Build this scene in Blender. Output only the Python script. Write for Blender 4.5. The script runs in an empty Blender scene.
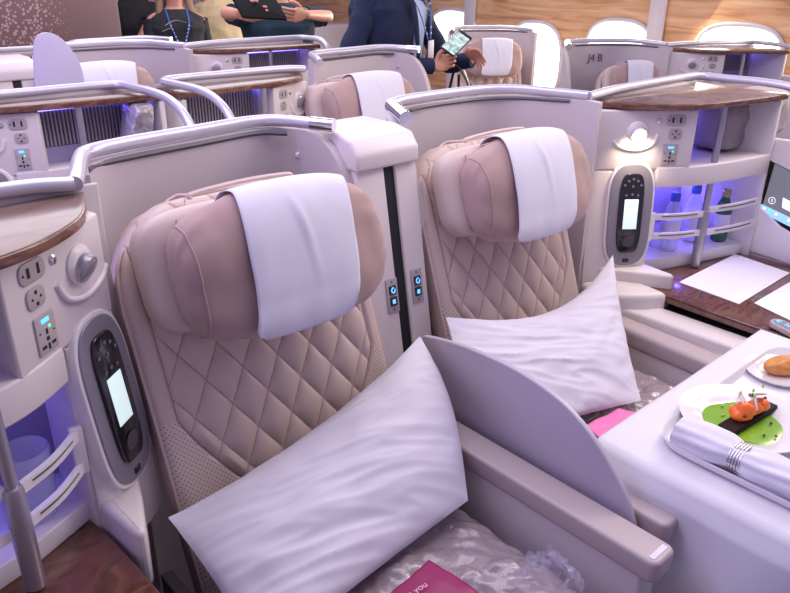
import bpy, bmesh, math, random
from mathutils import Vector, Matrix, noise
random.seed(7)
SC = bpy.context.scene; COL = SC.collection
PI = math.pi
# ------------------------------------------------------------------ camera
H = 1.65; F = 738.0; PITCH = .419; ROLL = .0104; YAW = .8345
hd = Vector((math.cos(YAW), math.sin(YAW), 0)); rt = Vector((math.sin(YAW), -math.cos(YAW), 0)); upv = Vector((0, 0, 1))
fw = hd*math.cos(PITCH) - upv*math.sin(PITCH); uu = hd*math.sin(PITCH) + upv*math.cos(PITCH)
CR = rt*math.cos(ROLL) + uu*math.sin(ROLL); CU = -rt*math.sin(ROLL) + uu*math.cos(ROLL)
CAMP = Vector((0, 0, H))
def at(px, py, ax, v):
    d = fw + CR*((px-395)/F) + CU*((296-py)/F)
    i = 'xyz'.index(ax)
    return CAMP + d*((v-CAMP[i])/d[i])
cam_d = bpy.data.cameras.new('camera'); cam = bpy.data.objects.new('camera', cam_d); COL.objects.link(cam)
cam_d.sensor_width = 36; cam_d.lens = F/790*36; cam_d.clip_start = .02
cam.matrix_world = Matrix(((CR.x, CU.x, -fw.x, 0), (CR.y, CU.y, -fw.y, 0), (CR.z, CU.z, -fw.z, H), (0, 0, 0, 1)))
SC.camera = cam
# ------------------------------------------------------------------ materials
def mat(name, col, rough=.5, metal=0, bump=None, var=None, emit=None, es=0, trans=0, coat=0, sheen=0, alpha=1, spec=.5):
    m = bpy.data.materials.new(name); m.use_nodes = True; nt = m.node_tree; b = nt.nodes['Principled BSDF']
    b.inputs['Base Color'].default_value = (*col, 1); b.inputs['Roughness'].default_value = rough; b.inputs['Metallic'].default_value = metal
    b.inputs['Specular IOR Level'].default_value = spec
    if coat: b.inputs['Coat Weight'].default_value = coat; b.inputs['Coat Roughness'].default_value = .08
    if sheen: b.inputs['Sheen Weight'].default_value = sheen
    if trans: b.inputs['Transmission Weight'].default_value = trans
    if alpha < 1: b.inputs['Alpha'].default_value = alpha
    if emit: b.inputs['Emission Color'].default_value = (*emit, 1); b.inputs['Emission Strength'].default_value = es
    tc = nt.nodes.new('ShaderNodeTexCoord')
    if var:   # (scale, amount)
        n = nt.nodes.new('ShaderNodeTexNoise'); n.inputs['Scale'].default_value = var[0]; n.inputs['Detail'].default_value = 5
        nt.links.new(tc.outputs['Object'], n.inputs['Vector'])
        mx = nt.nodes.new('ShaderNodeMix'); mx.data_type = 'RGBA'
        mx.inputs[6].default_value = (*[c*(1-var[1]) for c in col], 1); mx.inputs[7].default_value = (*[min(1, c*(1+var[1])) for c in col], 1)
        nt.links.new(n.outputs['Fac'], mx.inputs[0]); nt.links.new(mx.outputs[2], b.inputs['Base Color'])
    if bump:  # (scale, strength, distance)
        n = nt.nodes.new('ShaderNodeTexNoise'); n.inputs['Scale'].default_value = bump[0]; n.inputs['Detail'].default_value = 4
        nt.links.new(tc.outputs['Object'], n.inputs['Vector'])
        bp = nt.nodes.new('ShaderNodeBump'); bp.inputs['Strength'].default_value = bump[1]; bp.inputs['Distance'].default_value = bump[2]
        nt.links.new(n.outputs['Fac'], bp.inputs['Height']); nt.links.new(bp.outputs['Normal'], b.inputs['Normal'])
    return m
def ramp_mat(name, stops, scale, rough, coat=0, stretch=(1, 1, 1), dist=2.0, detail=6, bump=0):
    m = mat(name, stops[0][1], rough, coat=coat); nt = m.node_tree; b = nt.nodes['Principled BSDF']
    tc = nt.nodes.new('ShaderNodeTexCoord'); mp = nt.nodes.new('ShaderNodeMapping'); mp.inputs['Scale'].default_value = stretch
    n = nt.nodes.new('ShaderNodeTexNoise'); n.inputs['Scale'].default_value = scale; n.inputs['Detail'].default_value = detail; n.inputs['Distortion'].default_value = dist
    r = nt.nodes.new('ShaderNodeValToRGB')
    while len(r.color_ramp.elements) < len(stops): r.color_ramp.elements.new(.5)
    for e, (p, c) in zip(r.color_ramp.elements, stops): e.position = p; e.color = (*c, 1)
    nt.links.new(tc.outputs['Object'], mp.inputs[0]); nt.links.new(mp.outputs[0], n.inputs['Vector'])
    nt.links.new(n.outputs['Fac'], r.inputs[0]); nt.links.new(r.outputs[0], b.inputs['Base Color'])
    return m
M = {}
M['plastic'] = mat('cream_plastic', (.74, .67, .66), .38, bump=(400, .05, .001))
M['shell'] = mat('shell_panel', (.58, .52, .54), .5, var=(3, .03), bump=(500, .08, .001))
M['white_plastic'] = mat('white_plastic', (.80, .75, .75), .32)
M['rail'] = mat('satin_rail', (.62, .60, .68), .3, .35, coat=.3)
M['dark_trim'] = mat('dark_trim', (.10, .09, .11), .4)
M['chrome'] = mat('chrome', (.75, .74, .78), .15, 1)
M['pole'] = mat('brushed_pole', (.42, .40, .46), .35, .7)
M['partition'] = mat('partition_panel', (.50, .45, .54), .4)
M['frost'] = mat('frosted_panel', (.62, .58, .76), .4, alpha=.88)
M['leather'] = mat('beige_leather', (.60, .465, .42), .42, bump=(260, .15, .002), var=(4, .04))
M['leather_pad'] = mat('soft_beige_leather', (.60, .475, .44), .42, bump=(300, .12, .002))
M['arm_leather'] = mat('armrest_leather', (.48, .40, .40), .42, bump=(300, .12, .002))
M['seamline'] = mat('seam_leather', (.40, .29, .26), .6)
M['stitch'] = mat('stitching', (.42, .32, .30), .7)
M['taupe'] = mat('taupe_fabric', (.42, .285, .26), .85, bump=(600, .25, .002), var=(12, .06), sheen=.2)
M['linen'] = mat('white_linen', (.70, .69, .78), .85, bump=(700, .2, .001))
M['pillowcase'] = mat('white_pillowcase', (.70, .67, .76), .85, bump=(600, .15, .001))
M['tablecloth'] = mat('tablecloth_fabric', (.72, .71, .76), .75, bump=(700, .15, .001))
M['black'] = mat('black_gap', (.01, .01, .012), .6)
M['gloss_black'] = mat('gloss_black', (.012, .012, .015), .12, coat=.5)
M['dark_grey'] = mat('dark_grey', (.08, .075, .09), .5)
M['mid_grey'] = mat('mid_grey_plastic', (.30, .28, .32), .35, .3)
M['socket'] = mat('socket_plastic', (.46, .41, .41), .4)
M['counter_wood'] = ramp_mat('counter_wood', [(.3, (.055, .018, .012)), (.5, (.17, .065, .040)), (.62, (.09, .032, .02)), (.75, (.26, .12, .08))], 5, .18, coat=.6, stretch=(1, 2.2, 1))
M['shelf_wood'] = ramp_mat('shelf_wood', [(.3, (.12, .07, .055)), (.5, (.19, .12, .10)), (.75, (.25, .17, .14))], 4, .25, coat=.35, stretch=(1, 2, 1))
M['wood_edge'] = ramp_mat('wood_edge', [(.35, (.10, .035, .02)), (.7, (.27, .12, .07))], 14, .2, coat=.5, stretch=(1, 1, 3))
M['cabin_wood'] = ramp_mat('cabin_wood', [(.3, (.55, .27, .12)), (.5, (.78, .45, .22)), (.7, (.9, .6, .34))], 2.2, .5, stretch=(1, .5, 5))
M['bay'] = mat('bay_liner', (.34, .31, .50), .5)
M['led'] = mat('blue_led', (.2, .2, 1), .5, emit=(.16, .13, 1), es=8)
M['blue_icon'] = mat('blue_icon', (.1, .4, 1), .5, emit=(.10, .45, 1), es=1.6)
M['green_led'] = mat('green_led', (.1, .8, .3), .5, emit=(.1, 1, .35), es=1.2)
M['screen'] = mat('lit_screen', (.6, .75, .75), .3, emit=(.72, .86, .84), es=.75)
M['lamp_on'] = mat('lit_lamp', (1, .9, .7), .5, emit=(1, .84, .55), es=9)
M['lamp_off'] = mat('unlit_lamp', (.40, .38, .42), .3, .4)
M['louver'] = mat('louvre_grey', (.32, .29, .34), .45)
M['carpet'] = mat('carpet', (.10, .085, .11), .95, bump=(200, .5, .01), var=(30, .3))
M['mauve'] = None
M['magenta'] = mat('magenta_card', (.30, .02, .11), .4, var=(8, .2))
M['pink'] = mat('pink_plastic', (.85, .22, .50), .35, coat=.4)
M['wrap'] = mat('wrapped_duvet', (.36, .29, .31), .22, coat=.7, bump=(14, .9, .02), var=(10, .15))
M['film'] = mat('clear_film', (.7, .68, .85), .08, alpha=.16, coat=.6)
M['porcelain'] = mat('porcelain', (.86, .83, .85), .12, coat=.4)
M['paper'] = mat('paper', (.86, .83, .86), .7)
M['sauce'] = mat('green_sauce', (.22, .45, .03), .12, coat=.5)
M['salmon'] = mat('orange_salmon', (.92, .17, .02), .3, bump=(60, .3, .002))
M['slab'] = mat('dark_slab', (.022, .010, .010), .7, spec=.2)
M['radish'] = mat('radish_white', (.85, .80, .76), .3)
M['herb'] = mat('herb_green', (.13, .35, .03), .5)
M['berry'] = mat('dark_berry', (.16, .02, .015), .3)
M['bread'] = ramp_mat('bread_crust', [(.3, (.50, .17, .03)), (.7, (.74, .34, .09))], 9, .5)
M['glassclear'] = mat('clear_bottle', (.80, .84, .95), .08, alpha=.35)
M['bluecap'] = mat('blue_cap', (.06, .16, .75), .35)
M['greenglass'] = mat('green_glass', (.01, .12, .05), .08, coat=.4)
M['gold'] = mat('gold_foil', (.5, .42, .2), .3, .7)
M['label'] = mat('pale_label', (.75, .72, .85), .5)
M['skin'] = mat('skin', (.62, .30, .21), .5, bump=(60, .1, .002))
M['hair'] = mat('dark_hair', (.03, .018, .012), .45, bump=(90, .5, .01))
M['hair2'] = mat('brown_hair', (.25, .15, .08), .45, bump=(90, .5, .01))
M['navy'] = mat('navy_cloth', (.006, .013, .05), .8, var=(6, .15), bump=(25, .3, .01))
M['teal'] = mat('teal_cloth', (.008, .032, .055), .85, var=(5, .2), bump=(18, .4, .012))
M['blackcloth'] = mat('black_cloth', (.018, .017, .022), .85, bump=(25, .3, .01))
M['creamcloth'] = mat('cream_cloth', (.72, .56, .32), .85, var=(6, .15), bump=(14, .6, .02))
M['trouser'] = mat('dark_trousers', (.03, .03, .04), .8)
M['lanyard'] = mat('lanyard_blue', (.02, .10, .38), .6)
M['shirt'] = mat('blue_shirt', (.45, .55, .8), .7)
M['red'] = mat('red_cloth', (.5, .02, .02), .7)
M['backwall'] = mat('back_wall', (.62, .56, .55), .6, var=(1.5, .08))
M['winglow'] = mat('window_daylight', (1, .97, .9), .5, emit=(1, .95, .86), es=7)
M['print'] = mat('grey_print', (.25, .22, .2), .8)
# quilt perforated leather
def perforated():
    m = mat('perforated_leather', (.64, .51, .46), .45); nt = m.node_tree; b = nt.nodes['Principled BSDF']
    tc = nt.nodes.new('ShaderNodeTexCoord'); mp = nt.nodes.new('ShaderNodeMapping'); mp.inputs['Scale'].default_value = (125, 0, 125); mp.inputs['Rotation'].default_value = (0, PI/4, 0)
    fr = nt.nodes.new('ShaderNodeVectorMath'); fr.operation = 'FRACTION'; sb = nt.nodes.new('ShaderNodeVectorMath'); sb.operation = 'SUBTRACT'; sb.inputs[1].default_value = (.5, 0, .5)
    ln = nt.nodes.new('ShaderNodeVectorMath'); ln.operation = 'LENGTH'; gt = nt.nodes.new('ShaderNodeMath'); gt.operation = 'GREATER_THAN'; gt.inputs[1].default_value = .2
    mx = nt.nodes.new('ShaderNodeMix'); mx.data_type = 'RGBA'; mx.inputs[6].default_value = (.26, .18, .17, 1); mx.inputs[7].default_value = (.64, .51, .46, 1)
    L = nt.links.new; L(tc.outputs['Object'], mp.inputs[0]); L(mp.outputs[0], fr.inputs[0]); L(fr.outputs[0], sb.inputs[0]); L(sb.outputs[0], ln.inputs[0]); L(ln.outputs['Value'], gt.inputs[0]); L(gt.outputs[0], mx.inputs[0]); L(mx.outputs[2], b.inputs['Base Color'])
    return m
M['perf'] = perforated()
def speckled():
    m = mat('mauve_speckled', (.26, .15, .16), .4); nt = m.node_tree; b = nt.nodes['Principled BSDF']
    tc = nt.nodes.new('ShaderNodeTexCoord'); v = nt.nodes.new('ShaderNodeTexVoronoi'); v.inputs['Scale'].default_value = 48; v.inputs['Randomness'].default_value = .9
    sx = nt.nodes.new('ShaderNodeSeparateXYZ'); r = nt.nodes.new('ShaderNodeMapRange'); r.inputs[1].default_value = 1.35; r.inputs[2].default_value = 1.62; r.inputs[3].default_value = .40; r.inputs[4].default_value = .0
    lt = nt.nodes.new('ShaderNodeMath'); lt.operation = 'LESS_THAN'
    mx = nt.nodes.new('ShaderNodeMix'); mx.data_type = 'RGBA'; mx.inputs[6].default_value = (.16, .09, .10, 1); mx.inputs[7].default_value = (.40, .27, .27, 1)
    L = nt.links.new; L(tc.outputs['Object'], v.inputs['Vector']); L(tc.outputs['Object'], sx.inputs[0]); L(sx.outputs[0], r.inputs[0])
    L(v.outputs['Distance'], lt.inputs[0]); L(r.outputs[0], lt.inputs[1]); L(lt.outputs[0], mx.inputs[0]); L(mx.outputs[2], b.inputs['Base Color'])
    return m
M['mauve'] = speckled()
# ------------------------------------------------------------------ mesh helpers
class MB:
    def __init__(s): s.bm = bmesh.new(); s.mats = []
    def mi(s, m):
        if m not in s.mats: s.mats.append(m)
        return s.mats.index(m)
    def add(s, tb, m, smooth=True):
        i = s.mi(m)
        for f in tb.faces: f.material_index = i; f.smooth = smooth
        me = bpy.data.meshes.new('t'); tb.to_mesh(me); tb.free(); s.bm.from_mesh(me); bpy.data.meshes.remove(me); return s
    def box(s, x0, x1, y0, y1, z0, z1, m, bev=.004, seg=2, xf=None):
        b = bmesh.new(); bmesh.ops.create_cube(b, size=1)
        for v in b.verts: v.co = Vector(((x0+x1)/2+v.co.x*abs(x1-x0), (y0+y1)/2+v.co.y*abs(y1-y0), (z0+z1)/2+v.co.z*abs(z1-z0)))
        if bev: bmesh.ops.bevel(b, geom=b.edges[:], offset=bev, segments=seg, affect='EDGES', profile=.5)
        if xf: b.transform(xf)
        return s.add(b, m, False if not bev else True)
    def prism(s, poly, a, c, m, axis='z', bev=.003, seg=2, xf=None, sidem=None):
        b = bmesh.new()
        def P(u, v, w): return {'z': (u, v, w), 'x': (w, u, v), 'y': (u, w, v)}[axis]
        vs = [b.verts.new(P(u, v, a)) for u, v in poly]; f = b.faces.new(vs)
        r = bmesh.ops.extrude_face_region(b, geom=[f]); d = Vector(P(0, 0, c-a))
        bmesh.ops.translate(b, vec=d, verts=[e for e in r['geom'] if isinstance(e, bmesh.types.BMVert)])
        bmesh.ops.recalc_face_normals(b, faces=b.faces[:])
        if bev: 
            es = [e for e in b.edges if len(e.link_faces) == 2 and e.calc_face_angle(0) > .6]
            bmesh.ops.bevel(b, geom=es, offset=bev, segments=seg, affect='EDGES', profile=.5)
        if xf: b.transform(xf)
        return s.add(b, m, True)
    def tube(s, pts, r, m, n=10, cap=True, sub=6, smooth=True, flat=1):
        P = spline(pts, sub) if sub > 1 and len(pts) > 2 else [Vector(p) for p in pts]
        b = bmesh.new(); rings = []; prev = None
        for i, p in enumerate(P):
            t = (P[min(i+1, len(P)-1)]-P[max(i-1, 0)]).normalized()
            if prev is None:
                a = Vector((0, 0, 1)) if abs(t.z) < .9 else Vector((1, 0, 0)); u = t.cross(a).normalized()
            else: u = (prev - t*prev.dot(t)).normalized()
            prev = u; w = t.cross(u); rr = r(i/(len(P)-1)) if callable(r) else r
            rings.append([b.verts.new(p+u*math.cos(2*PI*k/n)*rr+w*math.sin(2*PI*k/n)*rr*flat) for k in range(n)])
        for i in range(len(rings)-1):
            for k in range(n): b.faces.new((rings[i][k], rings[i][(k+1) % n], rings[i+1][(k+1) % n], rings[i+1][k]))
        if cap: b.faces.new(rings[0][::-1]); b.faces.new(rings[-1])
        return s.add(b, m)
    def lathe(s, prof, c, m, n=24, axis=None):
        b = bmesh.new(); rings = []
        for r, z in prof: rings.append([b.verts.new((r*math.cos(2*PI*k/n), r*math.sin(2*PI*k/n), z)) for k in range(n)])
        for i in range(len(rings)-1):
            for k in range(n): b.faces.new((rings[i][k], rings[i][(k+1) % n], rings[i+1][(k+1) % n], rings[i+1][k]))
        b.faces.new(rings[0][::-1]); b.faces.new(rings[-1])
        if axis is not None: b.transform(Vector((0, 0, 1)).rotation_difference(Vector(axis)).to_matrix().to_4x4())
        b.transform(Matrix.Translation(c)); return s.add(b, m)
    def grid(s, fn, nu, nv, m, closeu=False, matfn=None, caps=False):
        b = bmesh.new(); V = [[b.verts.new(fn(i/nu, j/nv)) for j in range(nv+1)] for i in range(nu if closeu else nu+1)]
        i0 = s.mi(m); me_idx = []
        NU = len(V)
        for i in range(nu):
            for j in range(nv):
                f = b.faces.new((V[i % NU][j], V[(i+1) % NU][j], V[(i+1) % NU][j+1], V[i % NU][j+1]))
                me_idx.append(s.mi(matfn((i+.5)/nu, (j+.5)/nv)) if matfn else i0)
        if caps and closeu:
            b.faces.new([V[i][0] for i in range(NU)][::-1]); b.faces.new([V[i][nv] for i in range(NU)]); me_idx += [i0, i0]
        for f, k in zip(b.faces, me_idx): f.material_index = k; f.smooth = True
        me = bpy.data.meshes.new('t'); b.to_mesh(me); b.free(); s.bm.from_mesh(me); bpy.data.meshes.remove(me); return s
    def sphere(s, c, r, m, sc=(1, 1, 1), seg=12, xf=None):
        b = bmesh.new(); bmesh.ops.create_uvsphere(b, u_segments=seg, v_segments=max(6, seg*2//3), radius=r)
        for v in b.verts: v.co = Vector((v.co.x*sc[0], v.co.y*sc[1], v.co.z*sc[2]))
        if xf: b.transform(xf)
        b.transform(Matrix.Translation(c)); return s.add(b, m)
    def xform(s, mtx): s.bm.transform(mtx); return s
    def build(s, name, parent=None, recalc=True, wn=False, weld=False):
        if weld: bmesh.ops.remove_doubles(s.bm, verts=s.bm.verts[:], dist=1e-5)
        if recalc: bmesh.ops.recalc_face_normals(s.bm, faces=s.bm.faces[:])
        me = bpy.data.meshes.new(name); o = bpy.data.objects.new(name, me); COL.objects.link(o)
        if parent is not None:
            org = Vector(parent.get('_o', (0, 0, 0))); s.bm.transform(Matrix.Translation(-org)); o.parent = parent; o['_o'] = tuple(org)
        else:
            xs = [v.co for v in s.bm.verts]; c = Vector(((min(v.x for v in xs)+max(v.x for v in xs))/2, (min(v.y for v in xs)+max(v.y for v in xs))/2, min(v.z for v in xs)))
            s.bm.transform(Matrix.Translation(-c)); o.location = c; o['_o'] = tuple(c)
        for m in s.mats: me.materials.append(m)
        s.bm.to_mesh(me); s.bm.free()
        try: me.set_sharp_from_angle(angle=math.radians(50))
        except Exception: pass
        return o
def spline(pts, sub):
    P = [Vector(p) for p in pts]; P = [P[0]*2-P[1]]+P+[P[-1]*2-P[-2]]; out = []
    for i in range(1, len(P)-2):
        for k in range(sub):
            t = k/sub; a, b, c, d = P[i-1:i+3]
            out.append(.5*((2*b)+(c-a)*t+(2*a-5*b+4*c-d)*t*t+(3*b-a-3*c+d)*t**3))
    out.append(P[-2]); return out
def sp2(pts, sub=6): return [(p.x, p.y) for p in spline([(a, b, 0) for a, b in pts], sub)]
def thing(name, label, cat, loc=(0, 0, 0), group=None):
    o = bpy.data.objects.new(name, None); COL.objects.link(o); o.location = loc; o['_o'] = tuple(loc); o.empty_display_size = .1
    return tag(o, label, cat, group)
def tag(o, label=None, cat=None, group=None, kind=None):
    if label: o['label'] = label
    if cat: o['category'] = cat
    if group: o['group'] = group
    if kind: o['kind'] = kind
    return o
def dup(root, off, label, group=None, rz=0, about=None, remat=None, skip=()):
    def cp(o, parent=None):
        c = o.copy(); COL.objects.link(c); c.parent = parent
        for ch in list(o.children):
            if ch.name.split('.')[0] in skip: continue
            cp(ch, c)
        return c
    r = cp(root); off = Vector(off)
    if rz:
        a = Vector(about); R = Matrix.Rotation(rz, 3, 'Z'); r.location = a + R @ (root.location - a) + off; r.rotation_euler = (0, 0, root.rotation_euler.z+rz)
    else: r.location = root.location + off
    r['label'] = label
    if group: r['group'] = group
    elif 'group' in r: del r['group']
    return r
def text(name, body, size, m, parent, mtx, ext=.0004):
    c = bpy.data.curves.new(name, 'FONT'); c.body = body; c.size = size; c.extrude = ext; c.align_x = 'CENTER'; c.align_y = 'CENTER'
    t = bpy.data.objects.new('tmp', c); COL.objects.link(t); dg = bpy.context.evaluated_depsgraph_get(); dg.update()
    me = bpy.data.meshes.new_from_object(t.evaluated_get(dg)); bpy.data.objects.remove(t)
    org = Vector(parent.get('_o', (0, 0, 0)))
    me.transform(Matrix.Translation(-org) @ mtx); me.materials.clear(); me.materials.append(m)
    o = bpy.data.objects.new(name, me); COL.objects.link(o); o.parent = parent; return o
def frame_mtx(o, x, y, z=None):
    x = Vector(x).normalized(); y = Vector(y); y = (y-x*y.dot(x)).normalized(); z = x.cross(y)
    return Matrix(((x.x, y.x, z.x, o[0]), (x.y, y.y, z.y, o[1]), (x.z, y.z, z.z, o[2]), (0, 0, 0, 1)))
def rrect(w, h, r, n=6):
    out = []
    for cx, cy, a0 in ((w/2-r, h/2-r, 0), (-w/2+r, h/2-r, PI/2), (-w/2+r, -h/2+r, PI), (w/2-r, -h/2+r, 1.5*PI)):
        for k in range(n+1): a = a0+PI/2*k/n; out.append((cx+r*math.cos(a), cy+r*math.sin(a)))
    return out
# ------------------------------------------------------------------ floor and cabin setting
def struct(mb, name): return tag(mb.build(name), kind='structure')
# ------------------------------------------------------------------ SEAT  (local: x across, y backwards, z up; origin on floor under the back)
TL = math.tan(math.radians(20)); CL = math.cos(math.radians(20)); SL = math.sin(math.radians(20))
ZB = .45
def sl(u, v, n): return Vector((u, v*SL - n*CL, ZB + v*CL + n*SL))
BH = .303
def halfw(v):
    w = BH
    if v > .60:
        t = min(1, (v-.60)/.205); w = BH - .17*(1-math.sqrt(max(0, 1-t*t)))
    return w
def seam(v):   # half width of the quilted field
    if v > .36: return .262
    t = max(0, (.36-v)/.30); return .262 - .20*min(1, t)**1.2
def quilt(u, v):
    q = seam(v); au = abs(u)
    if v > .80 or v < 0: return 0
    d = q - au
    g = -.006*math.exp(-(d/.004)**2)
    if d > 0:
        a = u/.090 + v/.140; b = u/.090 - v/.140
        h = (abs(math.sin(PI*a))*abs(math.sin(PI*b)))**.5
        return g + .0125*h*min(1, d/.02)
    return g + .002
def backrest_fn(s, t):
    v = -.06 + t*.865; w = halfw(v); u = (2*s-1)*w
    e = 1-abs(2*s-1)**10; tp = min(1, (.806-v)/.03); e2 = math.sqrt(max(0, tp*(2-tp)))
    bolster = .018*max(0, (abs(u)-.2)/.1)**2 if abs(u) > .2 else 0
    n = (.0 + bolster)*1 + quilt(u, v)*(1 if e > .2 else e) - .035*(1-e**.5) - .03*(1-e2)
    return sl(u, v, n)
def seat_mat(s, tt):
    v = -.06+tt*.865; u = (2*s-1)*halfw(v); q = seam(v)
    if abs(u) > q+.006 and v < .36: return M['perf']
    if abs(abs(u)-q) < .0016: return M['seamline']
    if abs(u) < q:
        a = u/.090 + v/.140; b = u/.090 - v/.140
        if min(abs(a-round(a)), abs(b-round(b))) < .017: return M['seamline']
    return M['leather']
def make_seat(loc, rz, label, zs=0):
    t = thing('airline_seat', label, 'seat')
    b = MB(); b.grid(backrest_fn, 210, 330, M['leather'], matfn=seat_mat)
    # back and rim
    def rim(s, tt):
        # outline loop: follow edge of front, going back
        k = s
        per = []
        return None
    N = 40
    edge = [(0, j/N) for j in range(N+1)] + [(i/30, 1) for i in range(1, 31)] + [(1, 1-j/N) for j in range(1, N+1)] + [(1-i/30, 0) for i in range(1, 30)]
    fr = [backrest_fn(*e) for e in edge]; bb = bmesh.new(); nrm = Vector((0, CL, -SL))
    r0 = [bb.verts.new(p) for p in fr]; r1 = [bb.verts.new(p+nrm*.05) for p in fr]; cen = sum(fr, Vector())/len(fr)
    r2 = [bb.verts.new(cen+(p-cen)*.94+nrm*.075) for p in fr]
    for A, B_ in ((r0, r1), (r1, r2)):
        for k in range(len(A)): bb.faces.new((A[k], A[(k+1) % len(A)], B_[(k+1) % len(A)], B_[k]))
    bb.faces.new(r2); b.add(bb, M['leather'])
    back = b.build('backrest', t)
    p = MB(); P = [backrest_fn(*e)+Vector((0, -.004, .003)) for e in edge[:N*2+31:4]]; p.tube(P, .0045, M['leather_pad'], 6, sub=3); p.build('piping', back)
    # headrest pad
    def hp(s, tt):
        a = 2*PI*s; ph = PI*(tt-.5); e = .42
        cs = lambda x, q: math.copysign(abs(x)**q, x)
        u = -.012+.268*cs(math.cos(ph), .35)*cs(math.cos(a), .38); v = .658+.128*cs(math.cos(ph), .35)*cs(math.sin(a), .45); n = .055+.048*cs(math.sin(ph), .6)
        return sl(u, v, n)
    h = MB(); h.grid(hp, 64, 32, M['leather_pad'], closeu=True); hd_ = h.build('headrest', t, weld=True)
    s_ = MB(); s_.tube([sl(-.205, .545, .102), sl(-.212, .62, .105), sl(-.212, .70, .105), sl(-.195, .76, .102)], .0022, M['stitch'], 6, sub=6); s_.build('seam', hd_)
    s_ = MB(); s_.tube([sl(-.13, .796, .045), sl(-.12, .806, .045), sl(0, .812, .045), sl(.11, .808, .045), sl(.12, .798, .045)], .006, M['leather_pad'], 6, sub=6); s_.build('pull_strap', t)
    c = MB(); c.box(-.275, .275, -.66, .03, .27, .43, M['leather'], .04, 4); c.build('seat_cushion', t)
    c = MB(); c.box(-.25, .25, -.62, .05, -.10, .28, M['shell'], .01); c.build('seat_base', t)
    t.location = Vector(loc) + Vector((0, 0, zs)); t.rotation_euler = (0, 0, rz); return t
# headrest pillow + cloth, in seat local coordinates
cs = lambda x, q: math.copysign(abs(x)**q, x)
PUC, PVC, PNC, PU, PV, PN = .002, .636, .135, .242, .150, .07
def bolster_fn(s, t, g=0., wr=1):
    ph = PI*(t-.5); a = 2*PI*s; k = abs(math.cos(ph))**.42
    x = PUC + PU*math.sin(ph)*(1) if False else PUC + PU*cs(math.sin(ph), .8)
    w = 1
    v = PVC + (PV+g)*k*cs(math.sin(a), .75); n = PNC + (PN+g)*k*cs(math.cos(a), .8)
    if wr:
        q = noise.noise(Vector((x*9, v*9, n*9)))*.009 + noise.noise(Vector((x*24, v*14, n*20)))*.004
        e = max(0, abs(x-PUC)/PU-.55)/.45
        q += .0025*e*math.sin(a*9+3*noise.noise(Vector((a, x*4, 2))))
        d = Vector((v-PVC, n-PNC)); 
        if d.length > 1e-4: d.normalize(); v += d.x*q; n += d.y*q
    # tilt the bolster so the lower edge stands slightly forward
    return sl(x, v + .03*(x-PUC)*0, n)
def make_bolster(loc, rz, label):
    t = thing('headrest_pillow', label, 'pillow')
    b = MB(); b.grid(lambda s, tt: bolster_fn(s, tt), 72, 60, M['taupe'], closeu=True); c = b.build('pillow_cover', t, weld=True)
    p = MB()
    for sg in (-1,): p.tube([bolster_fn(k/40, .5+sg*.34)+Vector((0, -.002, .0)) for k in range(41)], .0022, M['taupe'], 6, sub=1)
    p.build('piping', c)
    t.location = loc; t.rotation_euler = (0, 0, rz); return t
def cloth_fn(s, t):
    # t 0 behind the top -> 1 hem on the front ; s 0 left -> 1 right
    a0, a1 = PI*.66, -.335*PI
    a = a0 + (a1-a0)*t
    tt = max(0, (t-.28)/.72)
    lft = -.100 - .040*tt; rgt = .170 - .066*tt
    # rounded hem
    q = abs(2*s-1); hem = 0
    if q > .75: hem = 1-math.sqrt(max(0, 1-((q-.75)/.25)**2))
    a += hem*.25*max(0, (t-.8)/.2)
    x = lft + (rgt-lft)*s
    r = min(.999, abs((x-PUC)/PU)); k = math.sqrt(max(0, 1-(r**(1/.8))**2))**.42
    g = .013
    v = PVC + (PV+g)*k*cs(math.sin(a), .75); n = PNC + (PN+g)*k*cs(math.cos(a), .8)
    if t > .78: n += .012*(t-.78)/.22; v -= .0
    w = noise.noise(Vector((x*10, t*3, 3)))*.003 + noise.noise(Vector((x*22+t*4, t*5, 9)))*.0018
    w += .005*math.exp(-((s-.42-(t-.4)*.5)/.035)**2)*math.exp(-((t-.55)/.13)**2)
    return sl(x, v, n + max(-.001, w))
def make_cloth(loc, rz, label):
    b = MB(); b.grid(cloth_fn, 40, 60, M['linen'])
    def back(s, t): p = cloth_fn(s, t); return p - (p-sl(p.x, PVC, PNC)).normalized()*.0015
    o = b.build('headrest_cloth', None, recalc=False)
    off = o.location.copy()
    me = o.data; me.transform(Matrix.Translation(off)); o.location = loc; o.rotation_euler = (0, 0, rz)
    sol = o.modifiers.new('thickness', 'SOLIDIFY'); sol.thickness = .002; sol.offset = 0
    o['_o'] = (0, 0, 0); return tag(o, label, 'cloth')
SL_LOC = Vector((.797, 1.134, 0)); SR_LOC = Vector((1.69, 1.2, -.02)); RR = -.03
seatL = make_seat(SL_LOC, 0, 'nearer of the two large quilted beige leather seats, left of the dividing panel')
polL = make_bolster(SL_LOC, 0, 'large taupe headrest bolster on the nearest quilted seat'); clothL = make_cloth(SL_LOC, 0, 'white cloth draped over the nearest taupe headrest bolster')
G_seat = 'quilted beige seats in the cabin'
def rdup(o, loc, rz, label, group=None):
    c = dup(o, (0, 0, 0), label, group); c.location = loc; c.rotation_euler = (0, 0, rz); return c
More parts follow.
